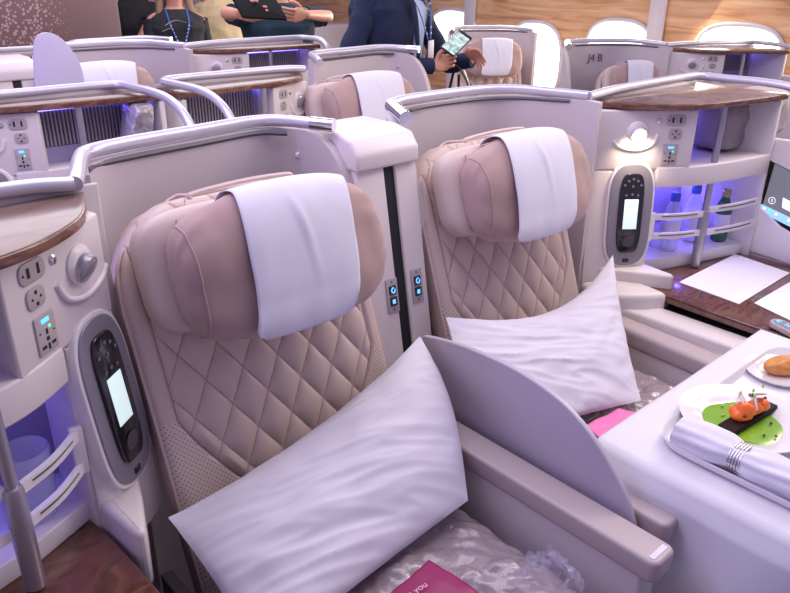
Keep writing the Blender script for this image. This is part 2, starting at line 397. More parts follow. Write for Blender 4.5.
SEATS = [(SR_LOC, RR, 'quilted beige seat beside the laid dining table', 'taupe headrest bolster on the seat by the laid table', 'white cloth over the headrest bolster of the seat by the laid table'),
 (SL_LOC+Vector((1.31, 1.26, -.01)), 0, 'beige seat in front of the man in the navy suit', 'tan headrest bolster just below the man in the navy suit', 'white cloth on the tan bolster below the navy suit'),
 (SR_LOC+Vector((-.33, 2.24, .01)), 0, 'beige seat behind the tall frosted privacy panel at far left', 'tan headrest bolster right of the frosted privacy panel', 'white headrest cloth right of the frosted privacy panel'),
 (SL_LOC+Vector((-.25, 2.24, 0)), 0, 'mostly hidden beige seat at the left edge beside the frosted panel', 'tan headrest bolster at the left edge of the picture', 'white headrest cloth at the far left edge'),
 (SL_LOC+Vector((1.15, 3.22, -.08)), 0, 'furthest beige seat, under the speckled mauve wall and the black t-shirt', 'furthest tan headrest bolster by the mauve wall', 'furthest small white headrest cloth near the mauve wall')]
for i, (lc, rz, a, b_, c_) in enumerate(SEATS):
    rdup(seatL, lc, rz, a); rdup(polL, lc, rz, b_); rdup(clothL, lc + Vector((-.022 if i == 0 else 0, 0, 0)), rz, c_)
# ------------------------------------------------------------------ SHELLS
ZS = 1.27
def wall_path(mb, pts, th, z0, m):   # pts (x, y, ztop); ribbon wall with thickness
    P = spline(pts, 5); n = len(P); A = []
    for i, p in enumerate(P):
        t = P[min(i+1, n-1)]-P[max(i-1, 0)]; t.z = 0; t.normalize(); nn = Vector((-t.y, t.x, 0))*th/2
        A.append((p, nn))
    b = bmesh.new(); R = []
    for p, nn in A: R.append([b.verts.new((p.x-nn.x, p.y-nn.y, z0)), b.verts.new((p.x-nn.x, p.y-nn.y, p.z)), b.verts.new((p.x+nn.x, p.y+nn.y, p.z)), b.verts.new((p.x+nn.x, p.y+nn.y, z0))])
    for i in range(n-1):
        for k in range(4): b.faces.new((R[i][k], R[i][(k+1) % 4], R[i+1][(k+1) % 4], R[i+1][k]))
    b.faces.new(R[0][::-1]); b.faces.new(R[-1]); mb.add(b, m)
def make_shellL():
    t = thing('privacy_shell', 'curved lavender shell wall behind the nearest quilted seat', 'seat shell', (.83, 1.55, 0))
    w = MB(); wall_path(w, [(.497, 1.47, ZS), (.51, 1.51, ZS), (.535, 1.56, ZS), (.62, 1.60, ZS), (.83, 1.635, ZS), (1.00, 1.655, ZS), (1.08, 1.63, ZS-.003), (1.135, 1.54, ZS-.02), (1.15, 1.46, ZS-.10), (1.155, 1.40, ZS-.26)], .028, -.10, M['shell'])
    w.build('shell_wall', t)
    r = MB(); r.tube([(.452, 1.385, ZS+.009), (.475, 1.43, ZS+.016), (.515, 1.52, ZS+.02), (.55, 1.575, ZS+.02), (.64, 1.606, ZS+.02), (.83, 1.64, ZS+.018), (1.00, 1.658, ZS+.018), (1.08, 1.62, ZS+.016), (1.145, 1.52, ZS+.012)], .0155, M['rail'], 12); rl = r.build('rail', t)
    r = MB(); r.tube([(1.12, 1.563, ZS+.014), (1.152, 1.508, ZS+.012)], .0175, M['chrome'], 16, sub=1); r.build('rail_end', rl)
    r = MB(); r.tube([(.53, 1.535, ZS-.008), (.56, 1.567, ZS-.008), (.62, 1.585, ZS-.008), (.83, 1.62, ZS-.009), (1.00, 1.64, ZS-.009), (1.07, 1.60, ZS-.012)], .007, M['dark_trim'], 6); r.build('seal', t)
    for px, py in ((296, 154), (319, 155)):
        q = at(px, py, 'y', 1.605 if px < 300 else 1.575); k = MB(); k.lathe([(.004, 0), (.004, .006), (.010, .008), (.012, .014), (.009, .019), (.001, .02)], q, M['rail'], 14, (0, -1, 0)); k.build('coat_hook', t)
    return t
def make_shellR():
    t = thing('privacy_shell', 'curved lavender shell wall behind the seat by the laid table', 'seat shell', (1.8, 1.6, 0))
    w = MB(); wall_path(w, [(1.392, 1.42, ZS-.26), (1.398, 1.50, ZS-.08), (1.43, 1.60, ZS-.01), (1.52, 1.66, ZS), (1.70, 1.665, ZS), (1.87, 1.65, ZS), (1.98, 1.58, ZS), (2.07, 1.42, ZS), (2.09, 1.34, ZS-.005)], .028, -.10, M['shell']); w.build('shell_wall', t)
    r = MB(); r.tube([(1.475, 1.66, ZS+.010), (1.52, 1.668, ZS+.016), (1.60, 1.672, ZS+.018), (1.72, 1.672, ZS+.018), (1.87, 1.655, ZS+.018), (1.98, 1.585, ZS+.018), (2.087, 1.388, ZS+.011)], .0155, M['rail'], 12); rl = r.build('rail', t)
    r = MB(); r.tube([(1.418, 1.525, ZS-.004), (1.474, 1.650, ZS+.010)], .021, M['chrome'], 16, sub=1); r.build('rail_end', rl)
    r = MB(); r.tube([(1.53, 1.63, ZS-.008), (1.60, 1.65, ZS-.008), (1.72, 1.65, ZS-.008), (1.86, 1.635, ZS-.008), (1.97, 1.57, ZS-.008), (2.05, 1.43, ZS-.008)], .006, M['dark_trim'], 6); r.build('seal', t)
    return t
shL = make_shellL(); shR = make_shellR()
# ------------------------------------------------------------------ CONSOLES
def make_console(m, c, label, lit, pd, cd):
    X = lambda d: c+m*d
    t = thing('side_console', label, 'console cabinet', (X(1.15), 1.25, 0))
    ph = math.radians(38); ax = Vector((m*math.cos(ph), -math.sin(ph), 0)); nr = Vector((-m*math.sin(ph), -math.cos(ph), 0)); T1 = Vector((X(.77), 1.38, 0))
    fp = lambda s, z, n=0: T1 + ax*s + nr*n + Vector((0, 0, z))
    fm = lambda s, z, n=0: frame_mtx(fp(s, z, n), ax*m, (0, 0, 1))    # x to the picture right, z outwards
    ctop = 1.235
    # facade column: solid between facade and back, leaning foot
    b = MB()
    def plan(se, n0=0): 
        e = fp(se, 0, n0); s0 = fp(.015 if m > 0 else .080, 0, n0)
        return [(s0.x, s0.y), (e.x, e.y), (e.x+m*.012, e.y+.05), (e.x+m*.012, 1.40), (X(.80 if m > 0 else .855), 1.41)]
    b.prism(plan(.365), 1.035, ctop, M['plastic'], bev=.008, seg=3)
    # lower column slopes out a little
    bb = bmesh.new(); pl = plan(.25); mp_ = fp(.21, 0); pl.insert(1, (mp_.x, mp_.y)); top = [bb.verts.new((x, y, 1.04)) for x, y in pl]
    pb = [Vector((x, y, 0)) for x, y in pl]; pb[0] += nr*.055; pb[1] += nr*.055+ax*.03; pb[2] = Vector((X(.968), 1.21, 0))
    bot = [bb.verts.new((v.x, v.y, .58)) for v in pb]
    for k in range(6): bb.faces.new((top[k], top[(k+1) % 6], bot[(k+1) % 6], bot[k]))
    bb.faces.new(top); bb.faces.new(bot[::-1]); bmesh.ops.recalc_face_normals(bb, faces=bb.faces[:]); bmesh.ops.bevel(bb, geom=bb.edges[:], offset=.008, segments=2, affect='EDGES'); b.add(bb, M['plastic'])
    b.build('facade', t)
    k = MB(); k.prism([(X(.80 if m > 0 else .85), 1.30), (X(.86 if m > 0 else .885), 1.19), (X(.925), 1.085), (X(.942), 1.09), (X(.962), 1.225), (X(.95), 1.30)], .57, .705, M['plastic'], bev=.012, seg=3); k.build('column_foot', t)
    f1 = fp(.365, 0); f2 = fp(.25, 0)
    bayf = [(f1.x, f1.y), (X(pd), 1.125), (X(1.30), 1.095), (X(1.475), 1.06)]
    # liner: back wall, outer side, ceiling, floor
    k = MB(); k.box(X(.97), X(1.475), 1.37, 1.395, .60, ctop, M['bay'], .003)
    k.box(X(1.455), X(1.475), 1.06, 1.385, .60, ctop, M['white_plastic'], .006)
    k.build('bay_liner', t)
    k = MB(); k.prism([(f2.x, f2.y+.02)] + [(X(1.10), 1.185), (X(1.22), 1.15), (X(1.46), 1.085), (X(1.46), 1.385), (f2.x, 1.385)], .655, .70, M['white_plastic'], bev=.004); k.build('bay_floor', t)
    # shelf band
    fr_ = sp2([(f2.x-m*.0, f2.y-.004), (X(1.06), 1.155), (X(1.18), 1.115), (X(1.32), 1.085), (X(1.465), 1.058)], 4)
    k = MB(); k.prism(fr_ + [(X(1.465), 1.385), (f2.x, 1.385)], .975, 1.045, M['plastic'], bev=.005, seg=3); k.build('middle_shelf', t)
    k = MB(); k.box(X(1.0), X(1.44), 1.352, 1.366, 1.222, 1.230, M['led'], .001); k.box(X(1.0), X(1.44), 1.352, 1.366, .962, .970, M['led'], .001); k.build('led_strip', t)
    # post
    k = MB(); px_, py_ = X(pd), 1.135
    k.tube([(px_, py_, .87), (px_, py_, 1.245)], .0115, M['pole'], 16, sub=1); pt = k.build('post', t)
    k = MB(); k.lathe([(.016, .66), (.017, .68), (.0185, .74), (.0185, .86), (.0165, .872), (.0115, .874)], (px_, py_, 0), M['pole'], 18); k.build('post_sleeve', pt)
    # retaining rails, near side loop and far bars
    def bar(p0, p1, z0, z1, name, th=.010, hh=.021):
        q = MB(); P = [Vector((p0[0], p0[1], z0)), Vector(((p0[0]+p1[0])/2, (p0[1]+p1[1])/2-.012, (z0+z1)/2)), Vector((p1[0], p1[1], z1))]
        P = spline(P, 6); bb = bmesh.new(); R = []
        for i, p in enumerate(P):
            tg = P[min(i+1, len(P)-1)]-P[max(i-1, 0)]; tg.z = 0; tg.normalize(); nn = Vector((-tg.y, tg.x, 0))*th/2; up = Vector((0, 0, hh/2))
            R.append([bb.verts.new(p+a*nn+b2*up) for a, b2 in ((-1, -1), (-1, 1), (1, 1), (1, -1))])
        for i in range(len(R)-1):
            for kk in range(4): bb.faces.new((R[i][kk], R[i][(kk+1) % 4], R[i+1][(kk+1) % 4], R[i+1][kk]))
        bb.faces.new(R[0][::-1]); bb.faces.new(R[-1]); q.add(bb, M['white_plastic'], False)
        # dark rubber inlay along the bar
        ins = [p + Vector((0, -.0055, hh*.12)) for p in P[2:-2]]
        q.tube(ins, .0022, M['dark_grey'], 6, sub=1)
        return q.build(name, t)
    L0 = (f2.x, f2.y-.002); L1 = (px_-m*.012, py_)
    bar(L0, L1, .870, .862, 'retaining_bar'); bar(L0, L1, .800, .792, 'retaining_bar')
    q = MB(); q.box(L0[0]-m*.004, L0[0]+m*.02, L0[1]-.012, L0[1]+.003, .785, .885, M['white_plastic'], .003); q.build('bar_bracket', t)
    R1 = (X(1.465), 1.062); R0 = (px_+m*.012, py_)
    bar(R0, R1, .870, .875, 'retaining_bar'); bar(R0, R1, .785, .79, 'retaining_bar')
    # wooden shelf on top
    edge = sp2([(X(.80 if m > 0 else .83), 1.40), (X(.838 if m > 0 else .852), 1.33), (X(.89), 1.25), (X(.96), 1.18), (X(1.05), 1.13), (X(1.2), 1.095), (X(1.34), 1.07), (X(1.485), 1.05)], 4)
    k = MB(); k.prism(edge + [(X(1.485), 1.40)], 1.240, 1.258, M['wood_edge'], bev=.002); wd = k.build('wooden_shelf', t)
    cc = Vector((X(1.15), 1.27, 0)); ins = [((x-cc.x)*.985+cc.x, (y-cc.y)*.97+cc.y) for x, y in edge]
    k = MB(); k.prism(ins + [(X(1.478), 1.395)], 1.2575, 1.2600, M['shelf_wood'], bev=.001); k.build('shelf_top', wd)
    # rail: back then down the outer side towards the seat front
    k = MB(); Z = 1.285
    k.tube([(X(.755 if m > 0 else .850), 1.385, Z-.006), (X(.95), 1.398, Z), (X(1.2), 1.405, Z), (X(1.42), 1.405, Z), (X(1.485), 1.375, Z), (X(1.492), 1.30, Z), (X(1.492), 1.10, Z), (X(1.492), .98, Z-.02), (X(1.492), .90, Z-.07), (X(1.492), .84, Z-.18)], .0145, M['rail'], 12); k.build('rail', t)
    k = MB(); k.box(X(1.478), X(1.50), .74, 1.40, .08, 1.10, M['plastic'], .006); k.box(X(.80), X(1.49), 1.398, 1.41, .08, 1.27, M['shell'], .004); k.build('outer_panel', t)
    # base under the counter and the counter itself
    k = MB(); k.prism([(X(cd+.01), .35), (X(cd+.01), 1.25), (X(1.47), 1.38), (X(1.47), .35)], .08, .585, M['dark_grey'], bev=.004); k.build('base', t)
    cf = sp2([(X(cd+.007), 1.16), (X(cd+.003), 1.06), (X(cd-.003), .90), (X(cd-.005), .72), (X(cd+.015), .45)], 4)
    k = MB(); k.prism(cf + [(X(1.475), .45), (X(1.475), 1.38), (X(cd+.03), 1.38)], .625, .655, M['counter_wood'], bev=.006, seg=3); k.build('counter', t)
    # reading lamp
    k = MB(); k.lathe([(.034, -.004), (.036, .004), (.030, .010), (.024, .012)], fp(.165, 1.165, .0), M['white_plastic'], 28, nr); lp = k.build('reading_lamp', t)
    aim = (nr + Vector((0, 0, -.45))).normalized()
    k = MB(); k.lathe([(.024, -.004), (.027, .006), (.0275, .016), (.0255, .019)], fp(.165, 1.163, .002), M['rail'] if lit else M['lamp_off'], 28, aim); k.build('lamp_head', lp)
    k = MB(); k.lathe([(.0235, .0), (.0225, .0015), (.012, .003), (.001, .0032)], fp(.165, 1.163, .002)+aim*.0185, M['lamp_on'] if lit else M['lamp_off'], 28, aim); k.build('lens', lp)
    k = MB()   # scooped recess rim below the lamp
    k.tube([fp(.085, 1.135, .001), fp(.11, 1.115, .004), fp(.165, 1.105, .006), fp(.215, 1.12, .004), fp(.235, 1.155, .001)], .006, M['white_plastic'], 8, sub=6); k.build('recess_lip', lp)
    k = MB(); k.lathe([(.009, -.002), (.009, .003), (.006, .005), (.001, .005)], fp(.232, 1.2, 0), M['chrome'], 16, nr); k.build('call_button', t)
    # sockets
    def plate(s, z, w, h, r, name):
        k = MB(); k.prism([(a, b2) for a, b2 in rrect(w, h, r)], -.002, .0035, M['socket'], bev=.0012, xf=fm(s, z))
        k.build(name, t); return t.children[-1] if False else None
    def holes(k, s, z, lst):
        for (dx, dz, w, h) in lst: k.box(-w/2+dx, w/2+dx, dz-h/2, dz+h/2, .002, .0042, M['black'], 0, xf=fm(s, z))
    k = MB(); k.prism(rrect(.066, .036, .014), -.002, .0035, M['socket'], bev=.0012, xf=fm(.29, 1.201)); holes(k, .29, 1.201, [(-.012, .001, .007, .017), (.014, .001, .006, .018), (-.025, 0, .004, .004)]); k.build('usb_panel', t)
    k = MB(); k.prism(rrect(.046, .036, .012), -.002, .0035, M['socket'], bev=.0012, xf=fm(.293, 1.156)); holes(k, .293, 1.156, [(0, .010, .006, .006), (0, -.010, .006, .006), (-.011, 0, .004, .004), (.011, 0, .004, .004)]); k.build('round_socket', t)
    k = MB(); k.prism(rrect(.052, .070, .004), -.002, .0035, M['socket'], bev=.0012, xf=fm(.285, 1.088)); holes(k, .285, 1.088, [(0, .004, .005, .010), (0, -.009, .007, .007), (-.013, -.021, .011, .005), (.013, -.021, .011, .005), (0, -.023, .005, .011), (-.018, .006, .003, .003), (.018, .0, .003, .003)])
    ps = k.build('power_socket', t)
    k = MB(); k.box(-.010, .010, .020, .028, .002, .0045, M['blue_icon'], .0005, xf=fm(.285, 1.088)); k.box(.006, .011, .008, .013, .002, .0045, M['green_led'], .0005, xf=fm(.285, 1.088)); k.build('status_light', ps)
    # remote cradle
    ctr = (.165, .885)
    fm2 = lambda s, z: frame_mtx(fp(s, z, .006+(1.04-z)*.125), ax*m, Vector((0, 0, 1))-nr*.12)
    def oval(w, h, p=2.6, n=44): return [(w/2*cs(math.cos(2*PI*i/n), 2/p), h/2*cs(math.sin(2*PI*i/n), 2/4.2)) for i in range(n)]
    k = MB(); k.prism(oval(.150, .350), -.03, .007, M['mid_grey'], bev=.003, seg=3, xf=fm2(*ctr)); cr = k.build('remote_cradle', t)
    k = MB(); k.prism(oval(.166, .366), -.03, .003, M['white_plastic'], bev=.003, seg=3, xf=fm2(*ctr)); k.build('cradle_rim', cr)
    k = MB(); k.box(-.011, .011, -.164, -.150, .006, .009, M['gloss_black'], .002, xf=fm2(*ctr)); k.build('release_button', cr)
    # handset
    hs = (.165, .892)
    k = MB(); k.prism(oval(.084, .272, 4.5), .004, .014, M['gloss_black'], bev=.003, seg=3, xf=fm2(*hs)); hd2 = k.build('handset', t)
    k = MB(); k.box(-.024, .024, -.052, .050, .0135, .0152, M['screen'], .001, xf=fm2(*hs)); k.build('handset_screen', hd2)
    k = MB()
    for dx, dz in ((-.028, .098), (-.016, .112), (0, .118), (.016, .112), (.028, .098), (0, .094), (-.02, .064), (.0, .067), (.02, .064)): k.lathe([(.0030, 0), (.0042, .0016), (.001, .002)], fm2(*hs) @ Vector((dx, dz, .0138)), M['mid_grey'], 10, nr)
    k.build('keypad', hd2); k = MB()
    k.lathe([(.020, 0), (.020, .002), (.016, .0026), (.001, .002)], fm2(*hs) @ Vector((0, -.096, .0138)), M['dark_grey'], 24, nr)
    k.build('dial', hd2)
    return t
conR = make_console(1, 1.33, 'right-hand console with wooden top and lit reading lamp beside the laid table', True, 1.185, .865)
conL = make_console(-1, 1.30, 'nearest console with dark wooden counter at the left edge', False, 1.11, .952)
def add_louvre(con, m, c):
    X = lambda d: c+m*d
    k = MB(); k.box(X(1.09), X(1.43), 1.366, 1.371, 1.10, 1.225, M['dark_grey'], 0)
    for i in range(26): k.box(X(1.095+i*.0128), X(1.1015+i*.0128), 1.358, 1.368, 1.103, 1.222, M['louver'], 0)
    k.build('air_grille', con)
add_louvre(conR, 1, 1.33); add_louvre(conL, -1, 1.30)
c2a = dup(conR, (-1.75, 1.26, 0), 'console with blue-lit grille just behind the nearest shell, upper left')
c2b = dup(conL, (1.44, 1.26, 0), 'console with dark slatted grille and bent rail in the middle distance')
c3 = dup(conR, (-.25, 2.24, 0), 'console with reading lamp below the black t-shirt person')
c3l = dup(conL, (-.25, 2.24, 0), 'console at the far left, beyond the frosted panel')
c4 = dup(conL, (1.15, 3.22, 0), 'furthest wooden topped console in front of the mauve wall')
for c, dx, dz in ((c2a, .12, -.02), (c2b, -.04, -.02), (c3, 0, 0), (c3l, 0, 0), (c4, 0, -.07)):
    ks = .42 if c is c2a else .5; c.scale = (1, ks, 1); c.location.y += (1.40-1.25)*(1-ks); c.location.x += dx; c.location.z += dz
for c, dx in ((c2a, -.11), (c2b, .02)):
    for ch in c.children:
        if ch.name.startswith('rail'):
            s_ = 1/c.scale.y; ch.scale = (1, s_, 1); ch.location = (dx, .155*(1-s_), 0)
for c in (c3, c2a):
    for ch in c.children_recursive:
        if ch.name.startswith('lens') or ch.name.startswith('lamp_head'):
            ch.data = ch.data.copy(); ch.data.materials[0] = M['lamp_off']
dup(shL, (1.50, 1.26, 0), 'pale shell wall in front of the man in the navy suit')
dup(shR, (-.25, 2.24, 0), 'shell wall behind the frosted privacy panel at far left')
dup(shL, (-.25, 2.24, 0), 'shell wall cut off by the left edge, with purple hooks')
dup(shL, (1.15, 3.22, -.07), 'furthest shell wall in front of the mauve wall')
dup(shR, (-1.75, 1.26, 0), 'shell wall of the row behind, mostly beyond the left edge')
# ------------------------------------------------------------------ divider between the pair
t = thing('seat_divider', 'tall cream divider with dark slot and two switch plates between the two front seats', 'divider', (1.32, 1.5, 0))
k = MB()
def lean_prism(x0, x1, n0, n1, ztop, m, bev=.010):   # profile in (y, z) with the leaning front
    fy = lambda z: 1.352+(z-.684)*.175
    k.prism([(fy(.08)-n0, .08), (fy(ztop)-n0, ztop), (n1, ztop), (n1, .08)], x0, x1, m, axis='x', bev=bev, seg=3)
lean_prism(1.165, 1.258, 0, 1.62, 1.20, M['plastic'], .005); lean_prism(1.296, 1.372, 0, 1.62, 1.20, M['plastic'], .005)
db = k.build('divider_column', t)
k = MB(); fy = lambda z: 1.352+(z-.684)*.175
k.prism([(fy(1.165)-.012, 1.172), (fy(1.20)-.016, 1.215), (fy(1.24)+.004, 1.250), (1.52, 1.262), (1.66, 1.262), (1.66, 1.172)], 1.158, 1.376, M['plastic'], axis='x', bev=.009, seg=3); k.build('divider_cap', t)
k = MB(); k.prism([(fy(.1)+.008, .1), (fy(1.18)+.008, 1.18), (1.6, 1.18), (1.6, .1)], 1.255, 1.299, M['black'], axis='x', bev=0); k.build('slot_panel', t)
nd = Vector((0, -1, .175)).normalized(); ud = Vector((0, .175, 1)).normalized()
def onfront(px, py):
    d = fw + CR*((px-395)/F) + CU*((296-py)/F); t_ = (fy(H))/(d.y-.175*d.z); p = CAMP+d*t_; return p.x, p.z
for x, z in (onfront(392, 295), onfront(416.5, 285)):
    o = Vector((x, fy(z)-.0, z)); fmx = frame_mtx(o+nd*.001, (1, 0, 0), ud)
    k = MB(); k.prism(rrect(.040, .098, .003), -.001, .003, M['socket'], bev=.001, xf=fmx)
    for s in (-1, 1): k.lathe([(.0025, 0), (.0025, .0012), (.0005, .0014)], fmx @ Vector((0, .040*s, .003)), M['berry'], 8, nd)
    sp = k.build('switch_plate', t)
    for s in (-1, 1):
        k = MB(); k.prism(rrect(.023, .025, .002), .002, .007, M['gloss_black'], bev=.001, xf=fmx @ Matrix.Translation((0, .016*s, 0))); sb = k.build('switch', sp)
        k = MB()
        ic = fmx @ Matrix.Translation((0, .016*s, 0))
        if s > 0: k.tube([ic @ Vector((.006*math.cos(a*PI/8), .007*math.sin(a*PI/8), .0074)) for a in range(3, 18)], .0018, M['blue_icon'], 6, sub=1)
        else: k.box(-.006, .004, -.006, .006, .0068, .0078, M['blue_icon'], .0004, xf=ic)
        k.build('icon', sb)
dup(t, (-.25, 2.24, 0), 'far cream divider left of the frosted privacy panel')
# ------------------------------------------------------------------ privacy partition
def part_profile(pts, X):
    P = [at(px, py, 'x', X) for px, py in pts]
    return [(p.y, p.z) for p in P]
pp = part_profile([(421, 334), (437, 337), (455, 342), (480, 351), (520, 370), (560, 398), (590, 431), (612, 465), (628, 498), (636, 526)], 1.19)
pp = [(p.x, p.y) for p in spline([(a, b2, 0) for a, b2 in pp], 4)]
pp = [(pp[0][0]+.004, pp[0][1]-.03)] + pp[1:]
t = thing('privacy_partition', 'lavender quarter-round privacy panel between the two front seats', 'privacy panel', (1.19, .9, .45))
k = MB(); k.prism([(pp[0][0], .50)] + pp + [(pp[-1][0]+.004, .50)], 1.183, 1.198, M['partition'], axis='x', bev=.004, seg=3); k.build('panel', t)
t = thing('privacy_partition', 'tall frosted translucent privacy panel at the far left', 'privacy panel', (.95, 3.3, .5))
P = [at(px, py, 'y', 3.05) for px, py in ((35, 82), (34, 60), (34, 45), (37, 36), (45, 32), (55, 34), (66, 42), (76, 55), (82, 68), (85, 82))]
P = [(p.x, p.z) for p in spline(P, 4)]
k = MB(); k.prism([(P[0][0], .75)] + P + [(P[-1][0], .75)], 3.05, 3.062, M['frost'], axis='y', bev=.003); k.build('panel', t)
# ------------------------------------------------------------------ armrests (center pair)
def armrest(x0, x1, y0, y1, z, label, side=True, zb=-.10):
    t = thing('armrest', label, 'armrest', ((x0+x1)/2, (y0+y1)/2, 0))
    k = MB(); k.prism(rrect(x1-x0, y1-y0, .02, 5), z-.052, z, M['arm_leather'], bev=.009, seg=4, xf=Matrix.Translation(((x0+x1)/2, (y0+y1)/2, 0))); k.build('arm_pad', t)
    if side: k = MB(); k.box(x0+.006, x1-.006, y0+.03, y1, zb, z-.045, M['shell'], .008); k.build('side_panel', t)
    return t
a1 = armrest(1.088, 1.166, .455, 1.24, .62, 'long beige armrest left of the lavender privacy panel')
k = MB(); k.box(1.100, 1.152, .468, .480, .619, .6215, M['label'], .0005); k.build('label_tab', a1)
armrest(1.208, 1.285, .50, 1.24, .615, 'short-ended beige armrest right of the lavender privacy panel, at the table corner')
# right wall of the seat by the table
t = thing('side_ledge', 'beige side ledge and padded armrest right of the seat by the table', 'armrest', (2.1, .9, 0))
k = MB(); k.box(2.005, 2.19, .30, 1.17, .08, .575, M['plastic'], .02, 3); k.build('side_panel', t)
k = MB(); k.prism([(2.10, .30), (2.192, .30), (2.192, 1.20), (2.06, 1.24), (2.08, 1.10)], .50, .612, M['plastic'], bev=.012, seg=3); k.build('ledge', t)
k = MB(); k.prism([(.30, .560), (.95, .585), (1.18, .592), (1.18, .53), (.30, .50)], 1.995, 2.085, M['arm_leather'], axis='x', bev=.016, seg=4); k.build('arm_pad', t)
k = MB(); k.prism([(2.13, 1.10), (2.20, 1.06), (2.23, 1.25), (2.05, 1.32), (2.02, 1.20)], .10, .665, M['plastic'], bev=.02, seg=3); k.build('corner_block', t)
# left wall of the near seat
t = thing('side_ledge', 'cream armrest corner beside the nearest seat, bottom left', 'armrest', (.47, .9, 0))
k = MB(); k.prism([(.30, .50), (.95, .545), (1.08, .47), (1.10, .08), (.30, .08)], .435, .50, M['plastic'], axis='x', bev=.02, seg=4); k.build('side_panel', t)
k = MB(); k.box(.415, .44, .30, 1.16, .08, .52, M['dark_trim'], .003); k.build('gap_trim', t)
# ------------------------------------------------------------------ duvets and bags
def duvet(x0, x1, y0, y1, z0, label):
    def f(s, tt):
        x = x0+(x1-x0)*s; y = y0+(y1-y0)*tt; e = (1-abs(2*s-1)**6)*(1-abs(2*tt-1)**6)
        w = noise.noise(Vector((x*7, y*7, 1)))*.022 + abs(noise.noise(Vector((x*17+y*9, y*15, 4))))*.020 + abs(noise.noise(Vector((x*38, y*30+x*12, 8))))*.008
        return Vector((x, y, z0+(.085+w)*e**.5))
    k = MB(); k.grid(f, 90, 110, M['wrap']); k.box(x0+.01, x1-.01, y0+.01, y1-.01, z0-.002, z0+.01, M['wrap'], 0)
    o = k.build('wrapped_duvet'); return tag(o, label, 'duvet')
duvet(.56, 1.06, .40, 1.08, .435, 'grey-beige duvet in clear plastic on the nearest seat')
duvet(1.43, 1.99, .52, 1.08, .415, 'wrapped beige duvet on the seat behind the lavender panel')
def card(name, P4, m, label, cat, txt=None):
    P4 = [Vector(p) for p in P4]
    def f(s, tt): 
        a = P4[0].lerp(P4[1], s); b_ = P4[3].lerp(P4[2], s); p = a.lerp(b_, tt); return p + Vector((0, 0, noise.noise(p*14)*.007+noise.noise(p*40)*.002))
    t = thing(name, label, cat, tuple(P4[0]))
    k = MB(); k.grid(f, 24, 24, m); o = k.build('card', t); sd = o.modifiers.new('t', 'SOLIDIFY'); sd.thickness = .004; sd.offset = 0
    if txt:
        cx, cy = txt[1]; c = f(cx, cy)+Vector((0, 0, .0085)); text('printed_words', txt[0], .021, M['pink2'], t, frame_mtx(c, txt[2], txt[3]))
    return t
M['pink2'] = mat('pink_print', (.85, .45, .65), .5)
Pz = .562
A = at(429, 562, 'z', Pz); Bp = at(482, 592, 'z', Pz); Cc = Bp + (at(400, 640, 'z', Pz)-at(370, 600, 'z', Pz)); Dd = A + (Cc-Bp)
A2 = at(429, 561, 'z', Pz); B2 = at(490, 600, 'z', Pz); D2 = at(372, 608, 'z', Pz); C2 = B2+(D2-A2)
card('magenta_card', [A2, B2, C2, D2], M['magenta'], 'magenta card with pale lettering on the nearest wrapped duvet', 'card', ('as you', (.24, .50), at(436, 566, 'z', Pz)-at(406, 585, 'z', Pz), upv.cross(at(436, 566, 'z', Pz)-at(406, 585, 'z', Pz))))
Pz = .535
card('magenta_bag', [at(585, 425, 'z', Pz), at(618, 408, 'z', Pz), at(668, 418, 'z', Pz), at(612, 448, 'z', Pz)], M['pink'], 'pink plastic packet on the seat behind the lavender panel', 'packet')
k = MB()   # crumpled film tuft
def tuft(s, tt):
    c = at(548, 585, 'z', .56); a = 2*PI*s; r = .015+.05*tt; z = .075*(1-tt)
    return c + Vector((r*math.cos(a), r*math.sin(a), z)) + Vector((noise.noise(Vector((a*2, tt*3, 1)))*.03*tt, noise.noise(Vector((a*2, tt*3, 5)))*.03, noise.noise(Vector((a*1.7, tt*5, 9)))*.03))
k.grid(tuft, 30, 14, M['film'], closeu=False); tag(k.build('plastic_film', recalc=False), 'crumpled clear plastic film at the front of the nearest duvet', 'plastic film')
# ------------------------------------------------------------------ pillows
def pillow(label, C, n, th, pinch, seed, sag=0, curve=None):
    C = [Vector(c) for c in C]; n = Vector(n).normalized()
    t = thing('white_pillow', label, 'pillow', tuple(min(C, key=lambda v: v.z)))
    def f(side):
        def g(s, tt):
            # bilinear with pulled-in edges
            a = C[0].lerp(C[1], s); b_ = C[3].lerp(C[2], s); p = a.lerp(b_, tt); cen = (C[0]+C[1]+C[2]+C[3])/4
            e = max(4*s*(1-s)*abs(2*tt-1)**3, 4*tt*(1-tt)*abs(2*s-1)**3)
            idx = 0
            p = p + (cen-p)*pinch*e
            if curve: p = p + curve(s, tt)
            h = max(0, (1-abs(2*s-1)**2.6))**.62 * max(0, (1-abs(2*tt-1)**2.6))**.62
            w = noise.noise(Vector((s*2+seed, tt*3, side)))*.016 + noise.noise(Vector((s*2.5+tt*2, tt*9-s*5, seed)))*.007 - (abs(noise.noise(Vector((s*3+seed, tt*13-s*8, side*3))))**.6)*.010
            edgew = noise.noise(Vector((s*9, tt*9, seed+5)))*.004
            return p + n*(side*(th*h) + w*h**.5 + edgew)
        return g
    k = MB(); k.grid(f(1), 90, 70, M['pillowcase']); k.grid(f(-1), 90, 70, M['pillowcase']); k.build('pillowcase', t, weld=True); return t
def seatp(px, py, n, loc, rz):
    R = Matrix.Rotation(rz, 3, 'Z'); O = R @ sl(0, 0, n) + Vector(loc); nn = R @ Vector((0, -CL, SL)); d = fw + CR*((px-395)/F) + CU*((296-py)/F)
    return CAMP + d*((O-CAMP).dot(nn)/d.dot(nn))
C1 = seatp(168, 517, .055, SL_LOC, 0); C2_ = seatp(420, 335, .07, SL_LOC, 0); C3 = at(468, 500, 'z', .57); C4 = at(262, 660, 'z', .56)
